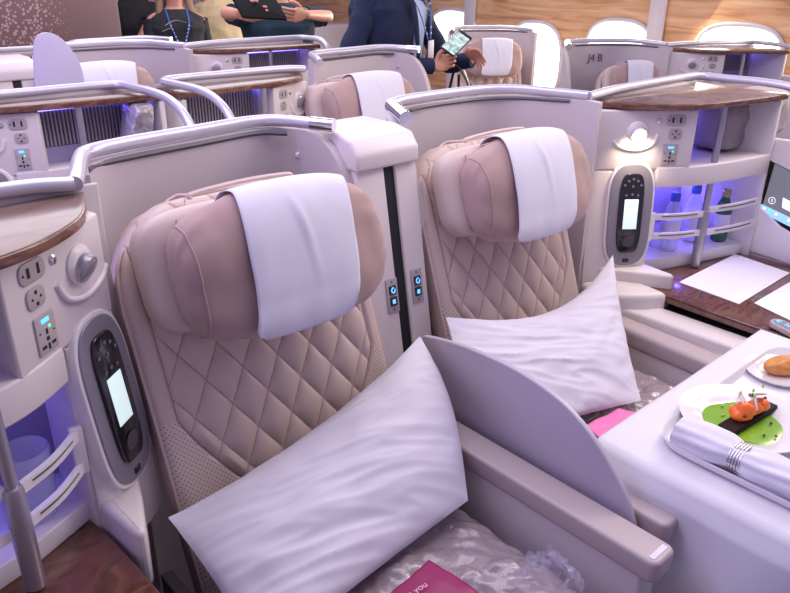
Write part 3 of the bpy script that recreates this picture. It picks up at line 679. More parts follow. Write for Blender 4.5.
def cvL(s, tt): return Vector((0, 0, 0)) + (C4-C1)*(.10*4*s*(1-s)*(1-tt)**2)*1.0 + (C2_-C1)*.055*math.sin(PI*tt)*s**3 + (C4-C3)*.0
pillow('big white pillow leaning on the nearest seat', [C1, C2_, C3, C4], (C2_-C1).cross(C1-C4), .07, .02, 2.0, curve=lambda s, tt: cvL(s, tt))
D1 = seatp(446, 317, .05, SR_LOC, RR); D2_ = seatp(613, 254, .08, SR_LOC, RR); D3 = at(641, 400, 'z', .545); D4 = at(470, 452, 'z', .53)
def cvR(s, tt): return (D4-D1)*(.36*(s**1.2)*(1-s)*4*(1-tt)**2)*.8
pillow('white pillow behind the lavender panel, on the seat by the table', [D1, D2_, D3, D4], (D2_-D1).cross(D1-D4), .05, .04, 7.0, curve=cvR)
# ------------------------------------------------------------------ dining table
TZ = .682; TX0, TX1, TY0, TY1 = 1.262, 2.12, .02, .725
t = thing('dining_table', 'tray table arm and top under the white tablecloth', 'table', (1.6, .4, 0))
k = MB(); k.box(TX0+.02, TX1-.02, TY0, TY1-.01, TZ-.030, TZ-.006, M['plastic'], .006); k.build('table_top', t)
k = MB(); k.box(1.86, 1.98, .25, .37, .1, TZ-.03, M['mid_grey'], .01); k.build('table_support', t)
def cloth(s, tt):
    # cross section across x: s<.55 top from right to left edge, then drop on the left side; tt along y
    y = TY1 - (TY1-TY0)*tt
    L = TX1-TX0; S = s*(L+.33)
    corner = max(0, 1-tt/.12)
    if S < L-.02: x = TX1-S; z = TZ
    else:
        q = S-(L-.02); r = .03
        if q < r*PI/2: a = q/r; x = TX0+.02+.0 - r*math.sin(a)+.01; z = TZ-r*(1-math.cos(a))
        else:
            d = q-r*PI/2; x = TX0-.0 + .0 - (.012+.018*math.sin(y*19+1)*min(1, d/.15)); z = TZ-r-d
            x += -.02*d/.3
    w = noise.noise(Vector((x*5, y*5, 2)))*.0022
    # front corner of the hanging cloth swings back
    if z < TZ-.01:
        dd = (TZ-z); y -= corner*dd*.28
    return Vector((x, y, z+w+.001))
k = MB(); k.grid(cloth, 90, 60, M['tablecloth']); tc_ = k.build('tablecloth', recalc=False); tag(tc_, 'white tablecloth hanging over the dining table side', 'tablecloth')
sd = tc_.modifiers.new('t', 'SOLIDIFY'); sd.thickness = .002; sd.offset = -1
# tray
TT = TZ+.004
k = MB(); x0, x1, y0, y1 = 1.345, 2.02, .10, .640
cx, cy = (x0+x1)/2, (y0+y1)/2
def tray(s, tt):
    a = 2*PI*s; q = [(0, 0), (.30, .0), (.90, .0), (.95, .004), (.975, .016), (1.0, .020), (1.0, .0165), (.985, .012), (.955, -.002), (.90, -.003)][int(round(tt*9))]
    e = .22; x = (x1-x0)/2*cs(math.cos(a), e); y = (y1-y0)/2*cs(math.sin(a), e); m_ = min(1, q[0])
    ox = (x1-x0)/2-(1-m_)*.45; 
    return Vector((cx+x*(m_ if m_ < .5 else 1-(1-m_)*.6), cy+y*(m_ if m_ < .5 else 1-(1-m_)*.6), TT+.003+q[1]))
k.grid(tray, 120, 9, M['porcelain'], closeu=True); tag(k.build('serving_tray', recalc=False), 'white rimmed serving tray on the tablecloth, under the napkin', 'tray')
# main plate
pc = Vector((1.635, .505, 0)); 
pc = at(744, 418, 'z', TT+.02); 
def plate(c, r, label, name='dinner_plate', well=.55, h=.022):
    k = MB(); k.lathe([(r*.02, .002), (r*well*.9, .002), (r*well, .004), (r*well*1.10, .010), (r*.98, h), (r, h+.001), (r*.99, h-.003), (r*well*1.12, .005), (r*well*.8, -.002), (r*.02, -.002)], c, M['porcelain'], 72); return tag(k.build(name), label, 'plate')
PZ = TT+.008
pc = at(743, 420, 'z', PZ+.008)
plate(Vector((pc.x, pc.y, PZ)), .142, 'large white plate holding the green sauce and salmon', well=.63, h=.020)
def disc(s, tt):
    a = 2*PI*s; r = .086*tt*(1+.05*math.sin(3*a+1)+.03*math.sin(5*a)); return Vector((pc.x+r*math.cos(a), pc.y+r*math.sin(a), PZ+.0045+.002*(1-tt**4)))
k = MB(); k.grid(disc, 64, 10, M['sauce'], closeu=True); tag(k.build('green_sauce', recalc=False), 'pool of bright green sauce on the large plate', 'sauce')
t = thing('salmon_appetizer', 'orange salmon with radish and herbs on a dark slab in green sauce', 'food', (pc.x, pc.y, PZ+.006))
fz = PZ+.006; e1 = at(728, 431, 'z', fz); e2 = at(766, 408, 'z', fz); ax2 = (e2-e1).normalized(); L2 = (e2-e1).length; md = (e1+e2)/2; px2 = Vector((-ax2.y, ax2.x, 0))
fxm = frame_mtx(md, ax2, px2) @ Matrix.Scale(1.45, 4)
k = MB(); k.box(-L2/2*.8, L2/2*.8, -.014, .014, 0, .010, M['slab'], .002, xf=fxm); k.build('slab', t)
def chunk(x, y, z, r, sc, mm, nm, sd_=0):
    k = MB(); b = bmesh.new(); bmesh.ops.create_icosphere(b, subdivisions=3, radius=r)
    for v in b.verts:
        q = noise.noise(v.co*60+Vector((sd_, x*50, y*50)))*.5; v.co = Vector((v.co.x*sc[0]*(1+q), v.co.y*sc[1]*(1+q), v.co.z*sc[2]*(1+q)))
    b.transform(fxm @ Matrix.Translation((x, y, z))); k.add(b, mm); return k.build(nm, t)
chunk(-.020, .002, .024, .017, (1.15, .95, .9), M['salmon'], 'salmon_piece', 1); chunk(.006, .0, .022, .013, (1.1, 1, .8), M['salmon'], 'salmon_piece', 3); chunk(.024, -.002, .021, .012, (1.1, 1, .9), M['salmon'], 'salmon_piece', 6)
for (x, y, z, tilt) in ((-.016, .009, .040, .7), (.022, .004, .037, -.5), (.004, -.004, .034, 1.1)):
    k = MB(); k.lathe([(.001, 0), (.013, .0), (.0145, .0008), (.013, .0016), (.001, .0016)], (0, 0, 0), M['radish'], 24); k.xform(fxm @ Matrix.Translation((x, y, z)) @ Matrix.Rotation(tilt, 4, 'X') @ Matrix.Rotation(.4, 4, 'Y')); k.build('radish_slice', t)
for (x, y, z, hx) in ((-.004, -.004, .030, 0), (.010, .006, .030, .3), (.030, 0, .036, -.3), (-.024, .010, .034, .6)):
    k = MB(); p0 = fxm @ Vector((x, y, z)); p1 = p0+Vector((.004*hx, .003, .014)); p2 = p1+Vector((.008*hx-.003, -.003, .010))
    k.tube([p0, p1, p2], .0009, M['radish'], 6)
    for q in (-1, 0, 1): k.sphere(p2+Vector((.005*q, .002*q, .002)), .0035, M['herb'], (1.3, .7, .35), 8)
    k.build('herb_sprig', t)
for (x, y, z) in ((.0, .012, .030), (-.010, -.010, .032), (.016, -.010, .028), (.020, .012, .032), (-.030, -.008, .022), (.034, -.004, .030), (.008, .0, .036)):
    chunk(x, y, z, .0028, (1, 1, .9), M['berry'], 'berry', x*99)
i = 0
for (px, py) in ((722, 406), (731, 406), (723, 415), (725, 421), (721, 424), (771, 423), (764, 435), (776, 436)):
    p = at(px, py, 'z', fz+.003); k = MB(); k.sphere(p+Vector((0, 0, .001)), .0034, M['gold'] if i < 5 else M['berry'], (1, 1, .8), 10); tag(k.build('peppercorn'), ('golden brown garnish dot on the left side of the green sauce' if i < 5 else 'dark garnish dot on the right side of the green sauce'), 'garnish', 'garnish dots left of the salmon' if i < 5 else 'garnish dots right of the salmon'); i += 1
# bread plate and roll
bc = at(779, 372, 'z', TZ+.012); plate(Vector((bc.x, bc.y, TZ+.008)), .085, 'small white side plate under the bread roll', 'side_plate', .6, .012)
def roll(s, tt):
    a = 2*PI*s; u = -1+2*tt; r = max(0, 1-abs(u)**2.3)**.55; q = noise.noise(Vector((u*3, math.cos(a)*2, math.sin(a)*2)))*.003
    return Vector((u*.068, (r*.031+q)*math.cos(a), .012+.002+(r*.026+q)*math.sin(a)-.008*math.exp(-(math.cos(a)/.25)**2)*(math.sin(a) > 0)*r*.5+.010))
k = MB(); k.grid(roll, 40, 40, M['bread'], closeu=True); k.xform(Matrix.Translation((bc.x+.02, bc.y-.01, TZ+.006)) @ Matrix.Rotation(-.55, 4, 'Z')); tag(k.build('bread_roll', weld=True), 'golden oval bread roll on the small side plate', 'bread')
# napkin roll with ring
n0 = at(681, 424, 'z', TT+.05); n1 = at(812, 484, 'z', TT+.05); dn = (n1-n0); ln = dn.length; dn.normalize(); pn = Vector((-dn.y, dn.x, 0))
def nap(s, tt):
    a = 2*PI*s; u = tt; rx = .047*(1-.12*math.exp(-((u-.5)/.09)**2)*2.2)*(.88+.12*math.sin(u*PI*.9+.4)); rz = .031*(1-.15*math.exp(-((u-.5)/.09)**2))
    w = noise.noise(Vector((u*5, math.cos(a)*2, math.sin(a)*1.5)))*.004 + .0015*math.sin(a*9+u*6)
    return n0 + dn*ln*u + pn*(rx+w)*cs(math.cos(a), .85) + Vector((0, 0, -.014+(rz+w)*cs(math.sin(a), .8)))
k = MB(); k.grid(nap, 56, 60, M['linen'], closeu=True, caps=True); tag(k.build('rolled_napkin'), 'white rolled napkin lying across the tray', 'napkin')
k = MB(); cc = n0+dn*ln*.49+Vector((0, 0, -.014))
for j in range(5):
    P = [cc + dn*((j-2)*.0058) + pn*(.0375*math.cos(a*2*PI/40)) + Vector((0, 0, .0285*math.sin(a*2*PI/40))) for a in range(41)]; k.tube(P, .0026, M['chrome'], 8, sub=1, cap=False)
tag(k.build('napkin_ring'), 'ribbed silver ring around the rolled napkin', 'napkin ring')
# ------------------------------------------------------------------ things on the right counter
CZ = .6555
def sheet(c4, label):
    k = MB(); k.prism([(p.x, p.y) for p in c4], CZ+.0005, CZ+.0025, M['paper'], bev=0); return tag(k.build('paper_sheet'), label, 'paper')
sheet([at(679, 282, 'z', CZ), at(735, 254, 'z', CZ), at(790, 273, 'z', CZ), at(739, 304, 'z', CZ)], 'white menu sheet lying on the wooden counter below the tablet')
sheet([at(754, 303, 'z', CZ), at(800, 276, 'z', CZ), at(850, 300, 'z', CZ), at(806, 328, 'z', CZ)], 'second white sheet at the right picture edge on the counter')
t = thing('tablet_dock', 'white curved dock on the right counter holding a dark tablet', 'tablet dock', (2.85, .9, CZ))
def dockpt(px, py): return at(px, py, 'x', 2.80)
dp = [(733, 246), (736, 232), (745, 224), (750, 208), (757, 203), (768, 214), (780, 226), (800, 238), (860, 268), (860, 318), (795, 283)]
P = [dockpt(*q) for q in dp]; poly = [(p.y, p.z) for p in P]; zmin = min(z for y, z in poly)
poly = [(y, max(z, CZ)) for y, z in poly]
k = MB(); k.prism([(y, z) for y, z in poly], 2.80, 2.845, M['white_plastic'], axis='x', bev=.006, seg=3); k.build('dock_body', t)
P = [at(x, y, 'x', 2.812) for x, y in ((769, 158), (845, 196), (836, 262), (750, 216))]
def quadm(P, o, th, m, inset=0):
    c = sum(P, Vector())/4; Q = [p+(c-p)*inset for p in P]; b = bmesh.new(); off = Vector((1, 0, 0))
    f = [b.verts.new(p+off*o) for p in Q]; g = [b.verts.new(p+off*(o+th)) for p in Q]; b.faces.new(f); b.faces.new(g[::-1])
    for i in range(4): b.faces.new((f[i], f[(i+1) % 4], g[(i+1) % 4], g[i]))
    bmesh.ops.recalc_face_normals(b, faces=b.faces[:]); bmesh.ops.bevel(b, geom=b.edges[:], offset=.0008 if th < .004 else .003, segments=2, affect='EDGES'); k.add(b, m)
td = thing('tablet', 'black-bezelled tablet with grey screen standing in the white dock', 'tablet', tuple(P[3]))
k = MB(); quadm(P, -.004, .012, M['gloss_black']); k.build('tablet_body', td)
M['tabscreen'] = mat('tablet_screen', (.10, .10, .12), .3, emit=(.30, .30, .36), es=.45)
M['tabbar'] = mat('tablet_bar', (.3, .5, .7), .3, emit=(.30, .50, .75), es=.9)
M['tabwhite'] = mat('tablet_white', (.8, .8, .8), .3, emit=(.8, .82, .85), es=.8)
P2 = [at(x, y, 'x', 2.806) for x, y in ((775, 163), (845, 199), (838, 244), (762, 207))]
k = MB(); quadm(P2, -.0015, .002, M['tabscreen']); k.build('tablet_screen', td)
P3 = [at(x, y, 'x', 2.805) for x, y in ((761, 203), (845, 243), (843, 252), (759, 211))]
k = MB(); quadm(P3, -.002, .002, M['tabbar']); k.build('icon_bar', td)
c = at(772, 200, 'x', 2.803); k = MB(); k.tube([c+Vector((0, .012*math.cos(a*PI/12), .012*math.sin(a*PI/12))) for a in range(25)], .0014, M['tabwhite'], 6, sub=1, cap=False); k.box(-.001, .001, -.0015, .0015, -.006, .006, M['tabwhite'], 0, xf=Matrix.Translation(c)); k.build('info_icon', td)
P4 = [at(x, y, 'x', 2.805) for x, y in ((783, 197), (830, 220), (829, 231), (782, 207))]
k = MB(); quadm(P4, -.002, .002, M['tabwhite']); k.build('message_panel', td)
for j, px in enumerate((764, 770, 776, 783, 789)):
    c = at(px, 208+ (px-764)*.47, 'x', 2.802); k = MB(); k.box(-.001, .001, -.005, .005, -.005, .005, M['green_led'] if j == 1 else M['tabwhite'] if j % 2 == 0 else M['blue_icon'], .0005, xf=Matrix.Translation(c)); k.build('app_icon', td)
# touch controller capsule
cc = at(800, 333, 'z', CZ+.02); dr = (at(820, 345, 'z', CZ+.02)-at(778, 324, 'z', CZ+.02)).normalized(); xfm = frame_mtx(cc-Vector((0, 0, .014)), dr, Vector((-dr.y, dr.x, 0)))
t = thing('touch_controller', 'rounded grey touch panel with blue moon symbol at the counter edge', 'controller', tuple(cc-Vector((0, 0, .018))))
k = MB(); k.prism(rrect(.20, .052, .024), 0, .018, M['socket'], bev=.005, seg=3, xf=xfm); k.build('panel_body', t)
k = MB(); k.prism(rrect(.18, .038, .018), .016, .019, M['mid_grey'], bev=.001, xf=xfm); k.build('panel_face', t)
k = MB(); k.tube([xfm @ Vector((-.074+.007*math.cos(a), .007*math.sin(a), .0195)) for a in [PI*.35+i*PI*1.35/12 for i in range(13)]], lambda q: .0005+.0022*math.sin(PI*q), M['blue_icon'], 6, sub=1); k.build('moon_icon', t)
text('letter', 'N', .022, M['blue_icon'], t, xfm @ Matrix.Translation((-.045, 0, .0195)))
# things inside the right console bay
def bottle(x, y, z, r, h, body, cap, label, cat='bottle', capn='cap'):
    t = thing('water_bottle' if body is M['glassclear'] else 'green_bottle', label, cat, (x, y, z))
    k = MB(); k.lathe([(r*.85, 0), (r, .006), (r, h*.58), (r*.93, h*.66), (r*.5, h*.82), (r*.38, h*.88), (r*.38, h*.92)], (x, y, z), body, 24); k.build('bottle_body', t)
    k = MB(); k.lathe([(r*.50, h*.86), (r*.52, h*.87), (r*.52, h*.99), (r*.45, h), (.001, h)], (x, y, z), cap, 20); k.build('bottle_cap', t)
    k = MB(); k.lathe([(r*1.01, h*.22), (r*1.02, h*.24), (r*1.02, h*.52), (r*1.01, h*.54)], (x, y, z), M['label'], 24); k.build('bottle_label', t)
for bx, lab in ((2.49, 'blue-capped clear water bottle left of the console post'), (2.645, 'blue-capped clear water bottle right of the console post')):
    bottle(bx, 1.24, .703, .034, .215, M['glassclear'], M['bluecap'], lab)
p = at(737, 210, 'y', 1.24); bottle(2.735, 1.165, .703, .031, .20, M['greenglass'], M['gold'], 'green glass bottle with gold neck in the right console')
k = MB(); p = at(662, 240, 'y', 1.25); k.lathe([(.034, 0), (.038, .01), (.040, .075), (.038, .08), (.036, .075), (.033, .012), (.001, .01)], (p.x+.03, 1.28, .703), M['glassclear'], 28); tag(k.build('glass_tumbler'), 'clear tumbler left of the bottles in the right console', 'glass')
k = MB(); k.lathe([(.036, 0), (.040, .01), (.044, .14), (.042, .145), (.040, .14), (.036, .012), (.001, .01)], (.245, 1.27, .703), M['glassclear'], 28); tag(k.build('glass_tumbler'), 'clear tumbler in the blue-lit bay of the left console', 'glass')
def soft(x0, x1, y0, y1, z0, z1, m, nm, lab, cat, tl=0, seed=1):
    def g(s, tt):
        ph = PI*(tt-.5); a = 2*PI*s; x = (x1-x0)/2*cs(math.cos(ph), .2)*cs(math.cos(a), .3); z = (z1-z0)/2*cs(math.cos(ph), .2)*cs(math.sin(a), .3); y = (y1-y0)/2*cs(math.sin(ph), .8)
        q = noise.noise(Vector((x*16+seed, y*9, z*16)))*.014+noise.noise(Vector((x*40, y*30+seed, z*40)))*.004
        return Vector(((x0+x1)/2+x+tl*z, (y0+y1)/2+y+q, (z0+z1)/2+z+q*.4))
    k = MB(); k.grid(g, 60, 40, m, closeu=True); return tag(k.build(nm, weld=True), lab, cat)
M['greybag'] = mat('grey_blanket', (.34, .29, .31), .6, bump=(20, .5, .01))
soft(at(709, 140, 'y', 1.22).x, at(772, 140, 'y', 1.22).x, 1.16, 1.32, 1.048, 1.232, M['greybag'], 'folded_blanket', 'grey folded blanket in the upper bay of the right console', 'blanket')
M['shiny'] = mat('silver_bag', (.42, .38, .42), .25, .3, bump=(40, .8, .01))
soft(1.03, 1.11, 2.48, 2.60, 1.048, 1.215, M['shiny'], 'plastic_bag', 'crumpled silver-grey plastic bag beside the blue-lit grille', 'bag', .25, 4)
soft(-.16, .11, 1.20, 1.33, 1.050, 1.20, M['greybag'], 'folded_blanket', 'folded blanket in the upper bay of the left console, mostly out of frame', 'blanket', 0, 8)
# ------------------------------------------------------------------ window side seats across the aisle
AB = (1.516, 1.66, 0)
def wseat(off, names, rz=-.436, con=True, sc=1, sx=0):
    a = dup(shR, off, names[0], rz=rz, about=AB); b_ = dup(seatL, (0, 0, 0), names[1]); 
    R = Matrix.Rotation(rz, 3, 'Z'); A = Vector(AB); L = A + R @ (SR_LOC-A) + Vector(off)
    b_.location = L; b_.rotation_euler = (0, 0, RR+rz); c = dup(clothL, (0, 0, 0), names[2]); c.location = L; c.rotation_euler = (0, 0, RR+rz)
    p = dup(polL, (0, 0, 0), names[3]); p.location = L; p.rotation_euler = (0, 0, RR+rz)
    for q in (b_, c, p): q.scale = (sc, sc, .9+.1*sc); q.location += R @ Vector((sx, 0, 0))
    if not con: return a
    k = dup(conR, off, names[4], rz=rz, about=AB)
    for ch in k.children_recursive:
        if ch.name.startswith('lens'): ch.data = ch.data.copy(); ch.data.materials[0] = M['lamp_off']
    return a
sj = wseat((2.99, 1.516, -.09), ['white shell wall marked J4B across the aisle', 'window seat with shell marked J4B', 'white headrest cloth of the seat marked J4B', 'headrest bolster of the seat marked J4B', 'window-side console right of the J4B seat, by the round windows'], sc=.72, sx=.10)
text('seat_number', 'J4 B', .072, M['dark_grey'], sj, frame_mtx((1.70, 1.640, 1.175), (1, 0, 0), (0, 0, 1)))
wseat((3.25, 2.86, -.09), ['bright white shell wall right of the hand holding the phone', 'sunlit window seat right of the hand holding the phone', 'white cloth on the sunlit seat right of the phone', 'headrest bolster of the sunlit seat right of the phone', 'sunlit window console beneath the largest bright window'], con=False)
# ------------------------------------------------------------------ setting
k = MB(); k.box(-4, 7, -1.5, 10, -.16, -.10, M['carpet'], 0); struct(k, 'floor')
WX = 6.2
k = MB(); k.box(WX, WX+.1, -1.5, 10, -.1, 2.6, M['cabin_wood'], 0); struct(k, 'wall_right')
k = MB(); k.box(-4, WX, 9.2, 9.3, -.1, 2.6, M['backwall'], 0); struct(k, 'wall_back')
for i, (pl, pr, pt, pb) in enumerate((((588, 45), (652, 45), (618, 19), (618, 75)), ((697, 48), (783, 52), (740, 24), (740, 80)), ((508, 62), (562, 62), (535, 21), (535, 100)), ((432, 32), (477, 32), (455, 9), (455, 55)))):
    a = at(*pl, 'x', WX); b_ = at(*pr, 'x', WX); tp = at(*pt, 'x', WX); bt = at(*pb, 'x', WX)
    cy = (a.y+b_.y)/2; hw = abs(a.y-b_.y)/2; cz = (tp.z+bt.z)/2; hh = (tp.z-bt.z)/2
    ov = lambda f_: [(cy+hw*f_*cs(math.cos(2*PI*j/48), .75), cz+hh*f_*cs(math.sin(2*PI*j/48), .75)) for j in range(48)]
    w = MB(); pts = [Vector((WX-.02, y, z)) for y, z in ov(1.0)]; pts.append(pts[0]); w.tube(pts, .020, M['white_plastic'], 8, sub=1, cap=False); o = struct(w, 'window_%d' % (i+1))
    w = MB(); w.prism(ov(.96), WX-.012, WX-.004, M['winglow'], axis='x', bev=0); w.build('pane', o)
for i, (p0, p1) in enumerate((((657, -20), (672, 60)), ((466, -20), (490, 45)))):
    a = at(*p0, 'x', WX-.03); b_ = at(*p1, 'x', WX-.03); w = MB(); d = a-b_; top = b_+d*1.6
    xf = frame_mtx((top+b_)/2, (0, 1, 0), top-b_); w.box(-.075, .075, -(top-b_).length/2, (top-b_).length/2, -.02, .02, M['white_plastic'], .012, xf=xf); struct(w, 'trim_%d' % (i+1))
k = MB(); k.box(2.85, 2.90, -.2, .98, .08, .98, M['plastic'], .01); o = struct(k, 'trim_3')
pr = at(120, 20, 'y', 5.35)
k = MB(); k.box(-1.5, pr.x, 5.35, 5.40, -.1, 2.4, M['mauve'], .006); t = k.build('partition_wall'); tag(t, 'mauve wall panel with pale speckles, top left', 'wall panel')
# ------------------------------------------------------------------ people
def hand(parent, wrist, fdir, thumb, curl=.5, s=1., name='hand', spread=.0, tcurl=.4):
    y = Vector(fdir).normalized(); x = Vector(thumb); x = (x-y*x.dot(y)).normalized(); z = x.cross(y)   # x: thumb side, z: out of the back/palm; fingers bend to -z
    W = Vector(wrist); k = MB()
    T = Matrix(((x.x, y.x, z.x, W.x), (x.y, y.y, z.y, W.y), (x.z, y.z, z.z, W.z), (0, 0, 0, 1)))
    def palm(ss, tt):
        a = 2*PI*ss; w = [.026, .030, .036, .042, .042, .036][min(5, int(tt*5.99))]; th = .017 - .003*tt
        w = .026+.017*math.sin(min(1, tt*1.25)*PI/2) - .008*max(0, tt-.85)/.15
        return T @ Vector((w*s*cs(math.cos(a), .8)+.002, (tt*.092-.004)*s, th*s*cs(math.sin(a), .8)))
    k.grid(palm, 20, 12, M['skin'], closeu=True, caps=True)
    for i, (fx, L) in enumerate(((.030, .072), (.011, .080), (-.009, .074), (-.028, .058))):
        p = T @ Vector((fx*s, .078*s, 0)); ang = .15; P = [p]; c_ = curl*(1+.12*i)
        for seg in (.42, .32, .26):
            ang += c_*.95; d = y*math.cos(ang) - z*math.sin(ang) + x*(fx*spread*8); P.append(P[-1]+d*L*seg*s*1.12)
        k.tube(P, lambda q: (.0092-.0022*q)*s*(1 if q < .93 else .75), M['skin'], 10, sub=4)
    p = T @ Vector((.022*s, .022*s, -.004*s)); P = [p]; dx, dy, dz = .75, .62, -.25
    for j, seg in enumerate((.040, .032, .026)): 
        d = (x*dx+y*dy+z*dz).normalized(); P.append(P[-1]+d*seg*s); dx -= tcurl; dy += .15; dz -= tcurl*.6
    k.tube(P, lambda q: (.0135-.0045*q)*s*(1 if q < .93 else .75), M['skin'], 10, sub=4)
    return k.build(name, parent)
def skin_obj(name, parent, verts, edges, radii, m):
    me = bpy.data.meshes.new(name); org = Vector(parent['_o']); me.from_pydata([Vector(v)-org for v in verts], edges, []); o = bpy.data.objects.new(name, me); COL.objects.link(o); o.parent = parent; o['_o'] = tuple(org)
    md = o.modifiers.new('skin', 'SKIN'); md.use_smooth_shade = True
    sv = me.skin_vertices[0].data
    for i, r in enumerate(radii): sv[i].radius = r if isinstance(r, tuple) else (r, r)
    sv[0].use_root = True
    sb = o.modifiers.new('sub', 'SUBSURF'); sb.levels = 2; sb.render_levels = 2; me.materials.append(m)
    for f in me.polygons: f.use_smooth = True
    return o
def person(label, base, yaw, armL, armR, top, sleeve, hair, lanyard=None, hgt=1.0, long_hair=False, bulk=1.0, open_front=None):
    B = Vector(base); R = Matrix.Rotation(yaw, 3, 'Z'); W = lambda x, y, z: B + R @ Vector((x*bulk, y*bulk, z*hgt))
    t = thing('person', label, 'person', tuple(B))
    V = []; E = []; RD = []
    def v(p, r, par=None):
        V.append(p); RD.append(r)
        if par is not None: E.append((par, len(V)-1))
        return len(V)-1
    pel = v(W(0, 0, .93), .13); wai = v(W(0, 0, 1.08), .115, pel); ch = v(W(0, 0, 1.28), .135, wai); nb = v(W(0, 0, 1.44), .085, ch); nk = v(W(0, .0, 1.50), .052, nb); hb = v(W(0, -.01, 1.58), .072, nk); hm = v(W(0, -.01, 1.66), .088, hb); ht = v(W(0, 0, 1.72), .065, hm)
    for sg, arm in ((-1, armL), (1, armR)):
        sh = v(W(sg*.17, 0, 1.40), .058, nb); el, wr = [Vector(q) for q in arm]
        m1 = v((V[sh]+el)/2, .046, sh); e = v(el, .040, m1); m2 = v((el*.6+wr*.4), .038, e); v(wr, .026, m2)
        hp_ = v(W(sg*.09, 0, .88), .085, pel); kn = v(W(sg*.10, -.01, .48), .058, hp_); an = v(W(sg*.10, .01, .08), .038, kn); v(W(sg*.11, -.13, .03), .030, an)
    skin_obj('body', t, V, E, RD, M['skin'])
    # face and hair
    k = MB(); k.sphere(W(0, -.088, 1.635), .014, M['skin'], (.8, 1, 1.5)); k.sphere(W(-.088, 0, 1.64), .02, M['skin'], (.4, .8, 1.3)); k.sphere(W(.088, 0, 1.64), .02, M['skin'], (.4, .8, 1.3)); k.build('face_features', t)
    k = MB()
    for sg in (-1, 1): k.sphere(W(sg*.032, -.080, 1.665), .010, M['gloss_black'])
    k.build('eyes', t); k = MB(); k.sphere(W(0, -.085, 1.595), .018, M['red'], (1, .4, .3)); k.build('mouth', t)
    k = MB(); k.sphere(W(0, .022, 1.695), .098, M[hair], (1, 1, .95), 24)
    if long_hair:
        for sg in (-1, 1): k.tube([W(sg*.075, .02, 1.68), W(sg*.095, .0, 1.55), W(sg*.11, -.04, 1.42), W(sg*.105, -.075, 1.28)], lambda q: .04*(1-.6*q), M[hair], 12)
        k.tube([W(0, .07, 1.68), W(0, .09, 1.5), W(0, .10, 1.35)], .075, M[hair], 12)
    k.build('hair', t)
    # top garment
    secs = [(.80, .185, .130), (.92, .180, .128), (1.08, .162, .118), (1.25, .180, .130), (1.36, .196, .126), (1.43, .180, .105), (1.475, .115, .080), (1.495, .075, .066)]
    def tor(s, tt):
        q = tt*(len(secs)-1); i = min(len(secs)-2, int(q)); f_ = q-i; f_ = f_*f_*(3-2*f_)
        z, rx, ry = [secs[i][j]*(1-f_)+secs[i+1][j]*f_ for j in range(3)]; a = 2*PI*s
        w = noise.noise(Vector((math.cos(a)*2+base[0], math.sin(a)*2, z*6)))*.012+noise.noise(Vector((math.cos(a)*3, z*14+base[1], math.sin(a)*3)))*.008
        return W((rx+w)*cs(math.cos(a), .85), (ry+w)*cs(math.sin(a), .85), z)
    k = MB(); k.grid(tor, 64, 50, M[top], closeu=True)
    for sg, arm in ((-1, armL), (1, armR)):
        el, wr = [Vector(q) for q in arm]; sh = W(sg*.155, 0, 1.405)
        if sleeve == 'long': P = [sh, sh.lerp(el, .5)+Vector((0, 0, .01)), el, el.lerp(wr, .5), wr.lerp(el, .06)]; rr = lambda q: (.072-.030*q)*(1+.05*math.sin(q*40))
        else: P = [sh, sh.lerp(el, .35), sh.lerp(el, .72)]; rr = lambda q: (.070-.010*q)*(1+.03*math.sin(q*20))
        k.tube(P, rr, M[top], 16, sub=6)
    g = k.build('jacket' if open_front else 'shirt', t)
    if open_front:
        k = MB(); pts = [(-.035, 1.47), (.035, 1.47), (.055, 1.36), (.03, 1.10), (.01, 1.02), (-.03, 1.10), (-.055, 1.36)]
        b = bmesh.new(); vs = [b.verts.new(W(x, -.128 - .012*max(0, 1-abs(z-1.3)/.2) + .022*max(0, z-1.38)/.09*2.4, z)) for x, z in pts]; vs2 = [b.verts.new(q.co + R @ Vector((0, .012, 0))) for q in vs]
        b.faces.new(vs); b.faces.new(vs2[::-1])
        for i in range(len(vs)): b.faces.new((vs[i], vs[(i+1) % len(vs)], vs2[(i+1) % len(vs)], vs2[i]))
        k.add(b, M['shirt']); k.build('shirt', t)
        for sg in (-1, 1):
            k = MB(); k.tube([W(sg*.05, -.085, 1.485), W(sg*.078, -.138, 1.38), W(sg*.060, -.150, 1.22), W(sg*.02, -.142, 1.06)], lambda q: .020*(1-.5*abs(2*q-1)), M[top], 8, flat=.4); k.build('lapel', g)
    # trousers and shoes
    k = MB(); k.tube([W(0, 0, 1.0), W(0, 0, .84)], .155, M['trouser'], 20, sub=1)
    for sg in (-1, 1): k.tube([W(sg*.085, 0, .90), W(sg*.095, -.005, .5), W(sg*.10, .01, .07)], lambda q: .098-.035*q, M['trouser'], 16)
    k.build('trousers', t)
    for sg in (-1, 1): k = MB(); k.sphere(W(sg*.11, -.05, .01), .05, M['gloss_black'], (1, 2.6, 1.0)); k.build('shoe', t)
    if lanyard:
        k = MB(); xo = lanyard
        k.tube([W(-.07, -.05, 1.50), W(-.06, -.142, 1.38), W(xo-.012, -.160, 1.22)], .006, M['lanyard'], 8, flat=.5); k.tube([W(.07, -.05, 1.50), W(.06, -.142, 1.38), W(xo+.012, -.160, 1.22)], .006, M['lanyard'], 8, flat=.5); ly = k.build('lanyard', t)
        k = MB()
        for sg in (-1, 1):
            for q in range(6): k.sphere(W(sg*.06,-.142,1.38).lerp(W(xo+sg*.012,-.160,1.22), q/6)+R@Vector((0,-.006,0)), .0055, M['linen'], (1, .5, 1), 8)
        k.build('printed_dots', ly)
        k = MB(); k.box(-.035, .035, -.004, .004, -.10, 0, M['paper'], .002, xf=Matrix.Translation(W(xo, -.168, 1.215)) @ R.to_4x4()); k.build('badge', ly)
    return t
FZ = -.10
